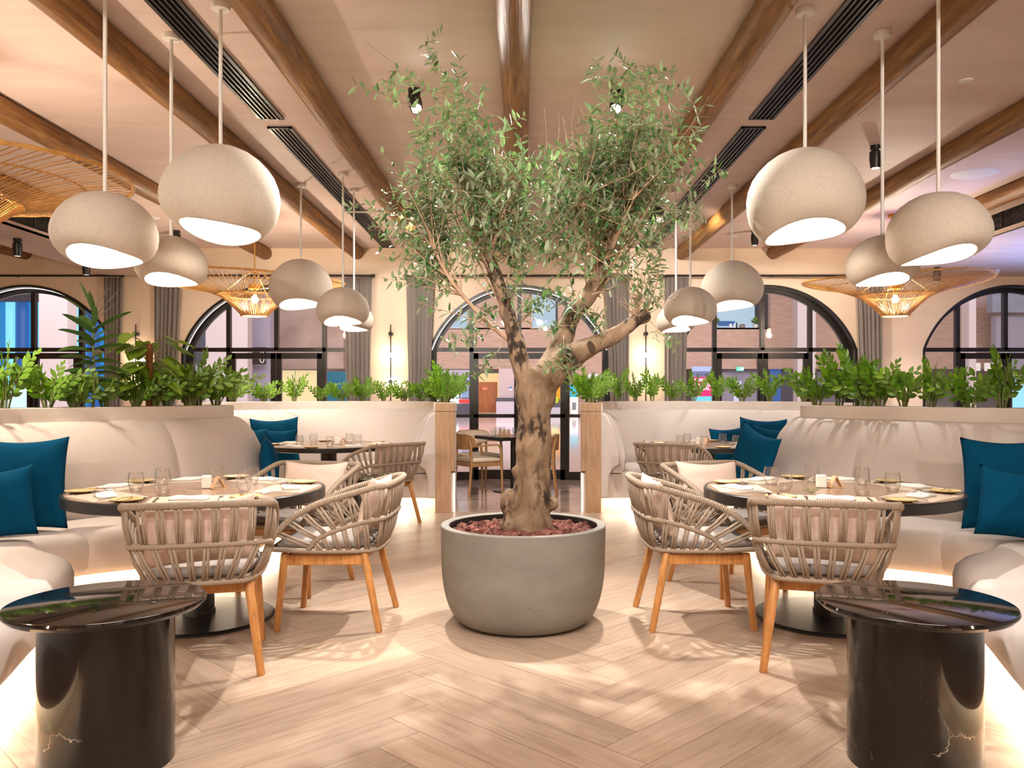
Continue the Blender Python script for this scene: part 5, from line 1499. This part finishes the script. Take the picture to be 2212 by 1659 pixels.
# ---------------------------------------------------------------- the concourse beyond the arches
YM = 52.0
K = YM / 1800
mx = lambda px: (px - 1129) * K
mz = lambda py: H + (850 - py) * K
def mm(name, c, r=.6, **kw):
    if name not in bpy.data.materials: plain(name, c, r, **kw)
    return bpy.data.materials[name]
def me_(name, c, s):
    if name not in bpy.data.materials: emit(name, c, s * 0.66).node_tree.nodes['Principled BSDF'].inputs['Base Color'].default_value = (c[0] * .15, c[1] * .15, c[2] * .15, 1)
    return bpy.data.materials[name]
stone = speckle('mall_stone', (0.36, 0.235, 0.175), (0.46, 0.315, 0.245), 1.6, 0.75, lo=.3, hi=.7, sx=(1, 1, 6))
conc = speckle('mall_concrete', (0.30, 0.21, 0.17), (0.42, 0.31, 0.26), 0.7, 0.7)
pale = mm('mall_pale_panel', (0.44, 0.375, 0.375), .5); lilac = mm('mall_lilac_panel', (0.36, 0.325, 0.40), .5)
dark = mm('mall_dark_panel', (0.07, 0.065, 0.085), .4)
b = MB(); b.box((0, 33, -.06), (90, 40, .1)); struct('floor_mall', b, M['mall_floor'])
b = MB()
def panel(b, x0, x1, y0, y1, d=0.0, th=.5): b.box(((mx(x0) + mx(x1)) / 2, YM + d + th / 2, (mz(y0) + mz(y1)) / 2), (abs(mx(x1) - mx(x0)), th, abs(mz(y0) - mz(y1))))
# upper facade with openings for the upstairs office
panel(b, 590, 940, 300, 797); panel(b, 940, 1205, 710, 797); panel(b, 1205, 1543, 300, 797); panel(b, 1543, 1664, 708, 797); panel(b, 1664, 2700, 300, 797); panel(b, -400, 440, 300, 560)
panel(b, 940, 1205, 300, 560); panel(b, 1543, 1664, 300, 560); panel(b, 1010, 1150, 560, 710)
panel(b, 1217, 1480, 797, 897)
struct('wall_mall', b, stone)
b = MB(); panel(b, 590, 745, 300, 797, -.4, .3); tag(b.build('concrete_wall', conc), kind='structure')
b = MB(); panel(b, -500, 2700, 780, 905, 5.0, .3); struct('wall_mall_shops', b, mm('mall_shop_wall', (0.66, 0.58, 0.54), .6))
b = MB(); b.box((0, YM - 0.5, 14.2), (95, 4, .2)); b.box((0, 60.5, 8), (95, .2, 16)); b.box((-45, 37, 7), (.2, 48, 15)); b.box((45, 37, 7), (.2, 48, 15)); struct('wall_concourse', b, pale)
b = MB(); b.box((0, 35, 14.0), (90, 44, .2)); struct('ceiling_mall', b, mm('mall_ceiling', (.7, .68, .68), .8))
# columns
for x0, x1, y0, mt, dd in ((450, 540, 620, pale, -6), (540, 588, 620, lilac, -3), (1718, 1757, 560, pale, -3), (95, 156, 640, pale, -14), (318, 334, 560, dark, -4), (2085, 2100, 560, pale, -6)):
    b = MB(); d = (YM + dd) / YM
    b.box(((mx(x0) + mx(x1)) / 2 * d, YM + dd, 5), ((mx(x1) - mx(x0)) * d, .8, 10.0)); tag(b.build('column', mt), kind='structure')
def sheet(name, label, cat, x0, x1, y0, y1, mat, d=-.12, th=.1, group=None, kind=None):
    b = MB(); panel(b, x0, x1, y0, y1, d, th); o = b.build(name, mat); return tag(o, label, cat, group, kind)
def words(parent, text, x, y, size, mat, d, align='CENTER', rev=None):
    cu = bpy.data.curves.new('lettering', 'FONT'); cu.body = text; cu.size = size * K / .70; cu.align_x = align; cu.align_y = 'CENTER'; cu.extrude = .01
    cu.materials.append(mat)
    o = bpy.data.objects.new('lettering', cu); COL.objects.link(o); o.rotation_euler = (pi / 2, 0, 0); o.location = (mx(x), YM + d, mz(y))
    bpy.context.view_layer.update()
    dg = bpy.context.evaluated_depsgraph_get()
    me = bpy.data.meshes.new_from_object(o.evaluated_get(dg))
    n = bpy.data.objects.new('lettering', me); COL.objects.link(n); n.rotation_euler = o.rotation_euler; n.location = o.location
    bpy.data.objects.remove(o); n.name = 'lettering'
    if parent is not None: n.parent = parent
    return n
wl = me_('lit_letters', (.9, .95, 1.0), 2.2)
# medical centre
o = sheet('shop_sign', 'long violet shop sign with white English and Arabic lettering over the lit clinic', 'shop sign', 905, 1022, 812, 825, me_('violet_sign', (.14, .10, .40), .8), -.2, .15)
words(o, 'MEDICAL SERVICES', 946, 818.5, 6.2, wl, -.24)
words(o, '\ufe89\ufead\ufe8d\ufeee\ufec4\ufedf\ufe8d \ufe95\ufe8e\ufee3\ufeaa\ufea7', 1000, 818, 6.5, wl, -.24)
sheet('clinic_fascia', 'pale lilac fascia strip above the clinic sign', 'fascia', 905, 1022, 799, 811, lilac, -.15, .3)
t = sheet('clinic_window', 'brightly lit clinic window under the violet sign', 'shop window', 905, 1000, 826, 893, me_('clinic_light', (.72, .86, 1.0), 1.6), .2, .1)
sheet('clinic_column', 'pale blue clinic pillar carrying the blue diamond sign', 'pillar', 996, 1012, 826, 893, mm('clinic_blue', (.35, .48, .75), .5), .1, .2)
b = MB(); cx, cz = mx(999), mz(838.5); s = 9 * K
b.prism_y([(cx - s, cz), (cx, cz - s), (cx + s, cz), (cx, cz + s)], YM - .3, YM - .2); tag(b.build('diamond_sign', me_('diamond_blue', (.02, .22, .52), .9)), 'blue diamond shaped sign beside the lit clinic window', 'sign')
t = thing('first_aid_cart', 'dark cart with a red box beside the clinic', 'cart', (mx(1003), YM - 1.0, 0))
b = MB(); b.box((0, 0, .35), (1.0, .5, .7)); b.box((0, 0, 1.05), (.9, .4, .06)); b.build('frame', dark, t)
b = MB(); b.box((.1, 0, .85), (.7, .4, .26)); b.build('red_box', mm('cart_red', (.6, .05, .04), .4), t)
b = MB(); b.tube([(-.2, 0, 1.08), (-.2, 0, 1.7)], .05, 8); b.box((0, 0, 1.6), (.5, .1, .3)); b.build('monitor_arm', dark, t)
# warm corridor with the wooden door
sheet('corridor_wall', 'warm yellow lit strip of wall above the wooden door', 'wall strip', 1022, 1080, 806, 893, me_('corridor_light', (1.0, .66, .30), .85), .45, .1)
t = sheet('wooden_door', 'orange brown wooden door beyond the centre doorway', 'door', 1032, 1074, 825, 892, wood('mall_door_wood', [(.3, (.26, .07, .02)), (.6, (.42, .13, .035)), (.8, (.48, .17, .05))], (3, 3, .4), .4, 4), .25, .1)
b = MB(); panel(b, 1042, 1052, 837, 842.5, .2, .03); b.build('notice', mm('notice_red', (.75, .22, .16), .5), t)
t = sheet('stone_pier', 'pale stone pier with a small blue notice right of the wooden door', 'pier', 1078, 1112, 797, 860, mm('pier_stone', (.50, .39, .385), .5), -.55, .4)
b = MB(); panel(b, 1100, 1106, 836, 839.5, -.6, .03); b.build('notice_header', mm('notice_blue', (.05, .2, .5), .5), t); b = MB(); panel(b, 1100, 1106, 839.5, 844, -.6, .03); b.build('notice', M['white'], t)
t = sheet('reception_counter', 'lilac stone reception counter with a dark top', 'counter', 1073, 1160, 866, 894, mm('counter_lilac', (.52, .46, .52), .35), -1.0, .8)
b = MB(); panel(b, 1072, 1161, 859, 866, -1.05, .9); b.build('counter_top', dark, t)
t = sheet('security_desk', 'grey stone security desk in front of the yellow wall', 'counter', 1172, 1214, 878, 894, mm('desk_grey', (.45, .42, .47), .35), -1.7, .8)
b = MB(); panel(b, 1172, 1214, 870, 878, -1.75, .9); b.build('desk_top', dark, t)
sheet('yellow_wall_panel', 'glowing orange yellow wall panel behind the security desk', 'wall panel', 1165, 1214, 806, 880, me_('orange_panel', (1.0, .38, .015), 1.0), .6, .1)
# seated guard: one skinned body
def person(x, y):
    me = bpy.data.meshes.new('person')
    vs = [(0, 0, .45), (0, 0, .75), (0, .02, 1.02), (0, .02, 1.13), (0, -.02, 1.24), (0, -.03, 1.34), (.20, .02, 1.0), (.28, -.08, .75), (.16, -.30, .70), (.10, -.36, .70), (-.20, .02, 1.0), (-.28, -.08, .75), (-.16, -.30, .70), (-.10, -.36, .70), (.12, -.40, .47), (.13, -.44, .06), (-.12, -.40, .47), (-.13, -.44, .06), (.13, -.56, .04), (-.13, -.56, .04)]
    es = [(0, 1), (1, 2), (2, 3), (3, 4), (4, 5), (2, 6), (6, 7), (7, 8), (8, 9), (2, 10), (10, 11), (11, 12), (12, 13), (0, 14), (14, 15), (0, 16), (16, 17), (15, 18), (17, 19)]
    rad = [.15, .145, .135, .055, .085, .075, .075, .052, .036, .03, .075, .052, .036, .03, .08, .05, .08, .05, .035, .035]
    me.from_pydata(vs, es, []); me.materials.append(mm('skin_dark', (.16, .075, .045), .5))
    o = bpy.data.objects.new('person', me); link(o); o.location = (x, y, 0)
    sk = o.modifiers.new('skin', 'SKIN'); sk.use_smooth_shade = True
    for v, r in zip(me.skin_vertices[0].data, rad): v.radius = (r, r)
    me.skin_vertices[0].data[0].use_root = True
    ss = o.modifiers.new('sub', 'SUBSURF'); ss.levels = 2; ss.render_levels = 2
    tag(o, 'seated person in a bright yellow green vest behind the security desk', 'person')
    b = MB(); prof = [(.24, .62), (.245, .80), (.25, .95), (.225, 1.06), (.11, 1.125)]
    rows = [[(r * cos(2 * pi * k / 24) * 1.02, .01 + r * .74 * sin(2 * pi * k / 24), z) for k in range(24)] for r, z in prof]
    b.grid(rows, closed_v=True); b.build('vest', mm('vest_yellow', (.55, .80, .04), .6), o, smooth=180)
    b = MB(); b.lathe([(.088, 1.30), (.092, 1.36), (.07, 1.415), (0, 1.43)], 18, (0, -.022, 0)); b.build('hair', mm('hair_black', (.012, .010, .009), .7), o, smooth=180)
    b = MB()
    for s in (-1, 1): b.lathe([(0, -.008), (.008, 0), (0, .008)], 8, (s * .032, -.103, 1.30))
    b.build('eyes', M['black'], o); b = MB(); b.lathe([(0, -.03), (.016, -.015), (.008, .02), (0, .025)], 8, (0, -.108, 1.275)); b.build('nose', mm('skin_dark', (.16, .075, .045), .5), o, smooth=180)
    b = MB(); b.box((0, -.10, 1.235), (.05, .012, .010)); b.build('mouth', mm('lip', (.2, .06, .05), .5), o)
    b = MB()
    for s in (-1, 1): b.box((s * .088, -.02, 1.29), (.014, .03, .05))
    b.build('ears', mm('skin_dark', (.16, .075, .045), .5), o)
person(mx(1199), YM + .1)
b = MB(); b.box((0, .12, .24), (.5, .5, .06)); b.box((0, .42, .6), (.5, .06, .72)); b.box((0, .12, .105), (.08, .08, .21)); 
tag(b.build('desk_chair', dark, None, loc=(mx(1199), YM + .1, 0)), 'dark chair under the seated person in the vest', 'chair')
# kiosk, posters
t = thing('info_kiosk', 'white information kiosk with a bright teal screen', 'kiosk', (mx(1238), YM - .8, 0))
b = MB(); b.box((0, 0, .55), (.50, .4, 1.1)); b.build('body', M['white'], t, bevel=.02)
b = MB(); b.box((0, -.02, 1.50), (.56, .12, .90)); b.build('screen_frame', dark, t, bevel=.02); b = MB(); b.box((0, -.09, 1.50), (.50, .02, .83)); b.build('screen', me_('teal_screen', (.02, .42, .60), 1.1), t)
b = MB(); b.box((0, -.205, .55), (.24, .01, .45)); b.build('grille', mm('kiosk_grille', (.2, .2, .24), .5), t)
t = sheet('wall_poster', 'white wall poster with teal and orange blocks right of the kiosk', 'poster', 1260, 1312, 808, 850, mm('poster_white', (.62, .62, .72), .5), -.1, .06)
for (x0, x1, y0, y1, c) in ((1261, 1270, 809, 813, (.75, .25, .12)), (1277, 1293, 823, 832, (.02, .35, .55)), (1292, 1302, 818, 823, (.75, .28, .14)), (1275, 1284, 838, 845, (.40, .36, .62))):
    b = MB(); panel(b, x0, x1, y0, y1, -.13, .03); b.build('colour_block', mm('poster_%d' % x0, c, .5), t)
# big pink screen
t = thing('advert_screen', 'large pink advert screen with white lettering beyond the right window', 'screen', (0, 0, 0))
for (y0, y1, nm, c, s) in ((793, 803, 'sky_band', (.42, .50, .95), 1.0), (803, 815, 'name_band', (.20, .20, .42), .8), (815, 856, 'pink_field', (.90, .01, .16), 1.0), (856, 868, 'aqua_band', (.15, .62, .80), 1.1)):
    b = MB(); panel(b, 1487, 1546, y0, y1, -1.2, .1); o = b.build(nm, me_('advert_' + nm, c, s), t)
words(t, '\ufe8e\ufefc\ufeeb 5 LL'[::-1] if False else 'LL 5 \ufeea\ufedf\ufefc', 1508, 809.5, 5.5, dark, -1.25)
for k, tx_ in enumerate(('WUSAIF', 'S BIGGEST', 'VERTICAL SALE')): pass
words(t, 'MASSIVE', 1488, 821.5, 5.6, wl, -1.25, 'LEFT'); words(t, 'E BIGGEST', 1488, 832.5, 6.4, wl, -1.25, 'LEFT'); words(t, 'VIRTUAL SALE', 1488, 839.8, 6.4, wl, -1.25, 'LEFT')
# exit sign
t = sheet('exit_sign', 'small green and white exit pictogram sign beyond the right window', 'exit sign', 1588, 1603, 793, 801.5, me_('exit_green', (.05, .62, .40), 1.6), -.4, .12)
b = MB(); panel(b, 1596.5, 1602, 794.5, 800, -.44, .03); b.build('door_mark', wl, t); b = MB(); cx, cz = mx(1592.5), mz(797); b.tube([(cx + .03, YM - .43, cz + .09), (cx, YM - .43, cz), (cx - .06, YM - .43, cz - .09)], .02, 6); b.tube([(cx, YM - .43, cz), (cx + .06, YM - .43, cz - .08)], .02, 6); b.build('running_figure', wl, t)
# shop interiors beyond the right window and the left window
sheet('blue_shop_panel', 'blue panel of a dim shop beyond the right window', 'shop panel', 1667, 1690, 797, 893, me_('blue_panel', (.06, .16, .50), .6), .3, .1)
sheet('dark_shopfront', 'dark shop doorway beyond the right window', 'shop doorway', 1690, 1716, 797, 893, dark, .3, .1)
sheet('lilac_shopfront', 'grey lilac shopfront left of the blue panel beyond the right window', 'shopfront', 1548, 1660, 798, 893, mm('shop_grey', (.26, .24, .30), .4), .5, .1)
sheet('white_shop_panel', 'white lit shop panel under the exit sign', 'shop panel', 1588, 1604, 823, 893, me_('white_panel', (.72, .70, .95), .8), .3, .1)
sheet('deep_shopfront', 'deep grey shopfront far to the right beyond the arches', 'shopfront', 1757, 1990, 797, 893, mm('shop_deep', (.14, .13, .17), .4), .4, .1)
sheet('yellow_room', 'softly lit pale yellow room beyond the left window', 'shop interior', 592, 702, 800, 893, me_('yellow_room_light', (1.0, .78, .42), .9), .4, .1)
sheet('teal_hoarding', 'tall dark teal hoarding panel beyond the left window', 'hoarding', 702, 760, 803, 893, mm('hoarding_teal', (.008, .13, .21), .35), -.3, .1)
t = sheet('cafe_poster', 'dark poster with small pale lettering on the lilac column beyond the left window', 'poster', 537, 574, 758, 792, mm('poster_dark', (.05, .035, .03), .4), -4.1, .1)
sx = (YM - 4.1) / YM
for o in (t,): o.scale = (sx, 1, 1)
for k in range(3):
    b = MB(); panel(b, 542, 552 + 2 * k, 764 + 7 * k, 767.5 + 7 * k, -4.2, .03); b.build('text_line', M['white'], t)
b = MB(); b.tube([((mx(567) + .14 * cos(q)), YM - 4.2, mz(778) + .32 * sin(q)) for q in [2 * pi * k / 24 for k in range(24)]], .03, 6, closed=True); b.build('ring_mark', M['white'], t)
# upstairs office rooms
for x0, x1, lab in ((1543, 1664, 'lit upstairs office seen through the right window'), (940, 1205, 'lit upstairs office seen above the centre doorway')):
    t = thing('office_room', lab, 'room', (0, 0, 0), 0, 'upstairs offices')
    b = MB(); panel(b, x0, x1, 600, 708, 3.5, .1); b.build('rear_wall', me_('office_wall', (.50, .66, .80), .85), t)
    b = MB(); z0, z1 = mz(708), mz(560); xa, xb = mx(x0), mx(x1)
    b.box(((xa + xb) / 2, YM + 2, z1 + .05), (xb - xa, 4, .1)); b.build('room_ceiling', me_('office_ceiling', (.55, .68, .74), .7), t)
    b = MB(); b.box(((xa + xb) / 2, YM + 2, z0 - .05), (xb - xa, 4, .1)); b.build('room_floor', pale, t)
    b = MB()
    for i in range(3):
        for j in range(3): b.box((xa + (xb - xa) * (i + .5) / 3, YM + .6 + j * 1.1, z1 - .02), (.7, .18, .03))
    b.build('ceiling_strips', me_('office_strip', (.9, .97, 1.0), 4.0), t)
t = sheet('office_banner', 'blue banner on the wall of the upstairs office', 'banner', 1560, 1612, 685, 696, me_('banner_blue', (.03, .14, .42), .8), 2.8, .1)
for k, px in enumerate((1552, 1640)):
    q = thing('office_plant', 'round leafy plant on the upstairs office sill, %s one' % ('left' if k == 0 else 'right'), 'plant', (mx(px), YM + .8, mz(708) + .02), k)
    b = MB(); b.lathe([(0, 0), (.14, 0), (.18, .25), (.0, .25)], 16); b.build('pot', M['white'], q, smooth=40)
    b = MB(); rr = random.Random(k)
    for i in range(60):
        a = rr.uniform(0, 6.28); e = rr.uniform(-.2, 1.3); d = V3((cos(a) * cos(e), sin(a) * cos(e), sin(e))); p = V3((0, 0, .3)) + d * rr.uniform(.1, .22); s = d.cross(V3((0, 0, 1))).normalized() * .06
        b.add([p, p + d * .12 + s, p + d * .28, p + d * .12 - s], [(0, 1, 2, 3)])
    b.build('leaves', M['zz'], q)
for k, (px, w, h, c) in enumerate(((1581, .22, .28, (.6, .62, .65)), (1589, .1, .30, (.8, .8, .82)), (1594, .1, .36, (.02, .02, .03)), (1606, .35, .26, (.2, .16, .13)))):
    b = MB(); b.lathe([(0, 0), (w * .5, 0), (w * .5, h * .7), (w * .3, h), (0, h)], 14); o = b.build('sill_object', mm('sill_%d' % k, c, .5), None, smooth=40, loc=(mx(px), YM + .3, mz(708)))
    tag(o, ['grey canister', 'slim white bottle', 'black bottle', 'brown pot'][k] + ' on the sill of the upstairs office', 'container')
# blue lit hall beyond the leftmost arch
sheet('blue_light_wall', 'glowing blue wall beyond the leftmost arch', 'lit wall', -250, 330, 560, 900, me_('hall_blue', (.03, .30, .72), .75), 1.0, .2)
for k, px in enumerate((-20, 14, 40, 75, 165, 195, 235)):
    b = MB(); b.tube([(mx(px), YM + .4, mz(600)), (mx(px), YM + .4, mz(880))], .16 + .1 * (k % 3), 10); tag(b.build('blue_light_tube', me_('tube_%d' % (k % 3), ((.10, .55, 1.0), (.25, .75, 1.0), (.02, .10, .35))[k % 3], 1.1)), 'vertical glowing blue light tube beyond the leftmost arch', 'light tube', 'blue light tubes')
sheet('hall_counter', 'white counter glowing at the foot of the blue wall', 'counter', 40, 92, 838, 892, me_('hall_white', (.62, .80, 1.0), 1.2), -2, .8)
sheet('hall_beam', 'dark grey ceiling band across the blue hall', 'ceiling band', -250, 330, 615, 655, dark, -1, .4)
# walls beyond the rightmost arch
sheet('grey_bulkhead', 'grey bulkhead beyond the rightmost arch', 'bulkhead', 2085, 2178, 635, 685, mm('bulkhead_grey', (.24, .25, .30), .5), -3, .6)
sheet('grey_portal', 'grey portal wall beyond the rightmost arch', 'wall panel', 2102, 2300, 690, 800, mm('portal_grey', (.30, .28, .33), .5), -2.5, .5)
t = thing('ticket_kiosk', 'rounded white kiosk with a pale blue screen beyond the rightmost arch', 'kiosk', (10.2, 17.2, 0))
b = MB(); b.box((0, 0, .85), (.42, .25, 1.7)); b.build('body', M['white'], t, bevel=.1, seg=5); b = MB(); b.box((0, -.135, 1.2), (.32, .02, .8)); b.build('screen', me_('kiosk_screen', (.25, .55, .9), 1.6), t)
t = sheet('notice_sheet', 'pair of white notices taped beyond the rightmost arch, left one', 'notice', 2019, 2042, 789, 805, M['white'], -4, .05, 'taped notices'); sheet('notice_sheet', 'pair of white notices taped beyond the rightmost arch, right one', 'notice', 2050, 2074, 789, 805, M['white'], -4, .05, 'taped notices')

# ---------------------------------------------------------------- light, camera
def area(name, loc, size, energy, col, direction, sy=None):
    li = bpy.data.lights.new(name, 'AREA'); li.shape = 'RECTANGLE'; li.size = size; li.size_y = sy or size; li.energy = energy; li.color = col
    o = bpy.data.objects.new(name, li); link(o); o.location = loc; o.rotation_mode = 'QUATERNION'; o.rotation_quaternion = V3(direction).to_track_quat('-Z', 'Y')
    return o
area('mall_light', (0, 36, 13.5), 60, 19000, (1.0, .93, .95), (0, .35, -1), 24)
area('blue_soffit_fill', (9.2, 9.5, 1.4), 2.4, 190, (.20, .36, 1.0), (-.42, 0, 1), 4.5).data.spread = radians(80)  # added unseen blue lamp tinting the right soffit; no window stands there
w = bpy.data.worlds.new('world'); w.use_nodes = True
w.node_tree.nodes['Background'].inputs[0].default_value = (.55, .5, .5, 1); w.node_tree.nodes['Background'].inputs[1].default_value = .10
scn.world = w
cam = bpy.data.cameras.new('camera'); co = bpy.data.objects.new('camera', cam); link(co)
co.location = (0, 0, H); co.rotation_euler = (pi / 2, 0, 0)
cam.sensor_width = 36; cam.lens = 1800 / 2212 * 36; cam.shift_x = -23 / 2212; cam.shift_y = 20.5 / 2212
cam.clip_start = .05; cam.clip_end = 300
scn.camera = co
vs = scn.view_settings
vs.view_transform = 'Standard'; vs.look = 'None'; vs.gamma = 1; vs.use_curve_mapping = False; vs.exposure = EXPO
scn.cycles.max_bounces = 8; scn.cycles.diffuse_bounces = 4; scn.cycles.glossy_bounces = 4; scn.cycles.transparent_max_bounces = 16; scn.cycles.transmission_bounces = 4
scn.cycles.sample_clamp_indirect = 6.0; scn.cycles.caustics_reflective = False; scn.cycles.caustics_refractive = False
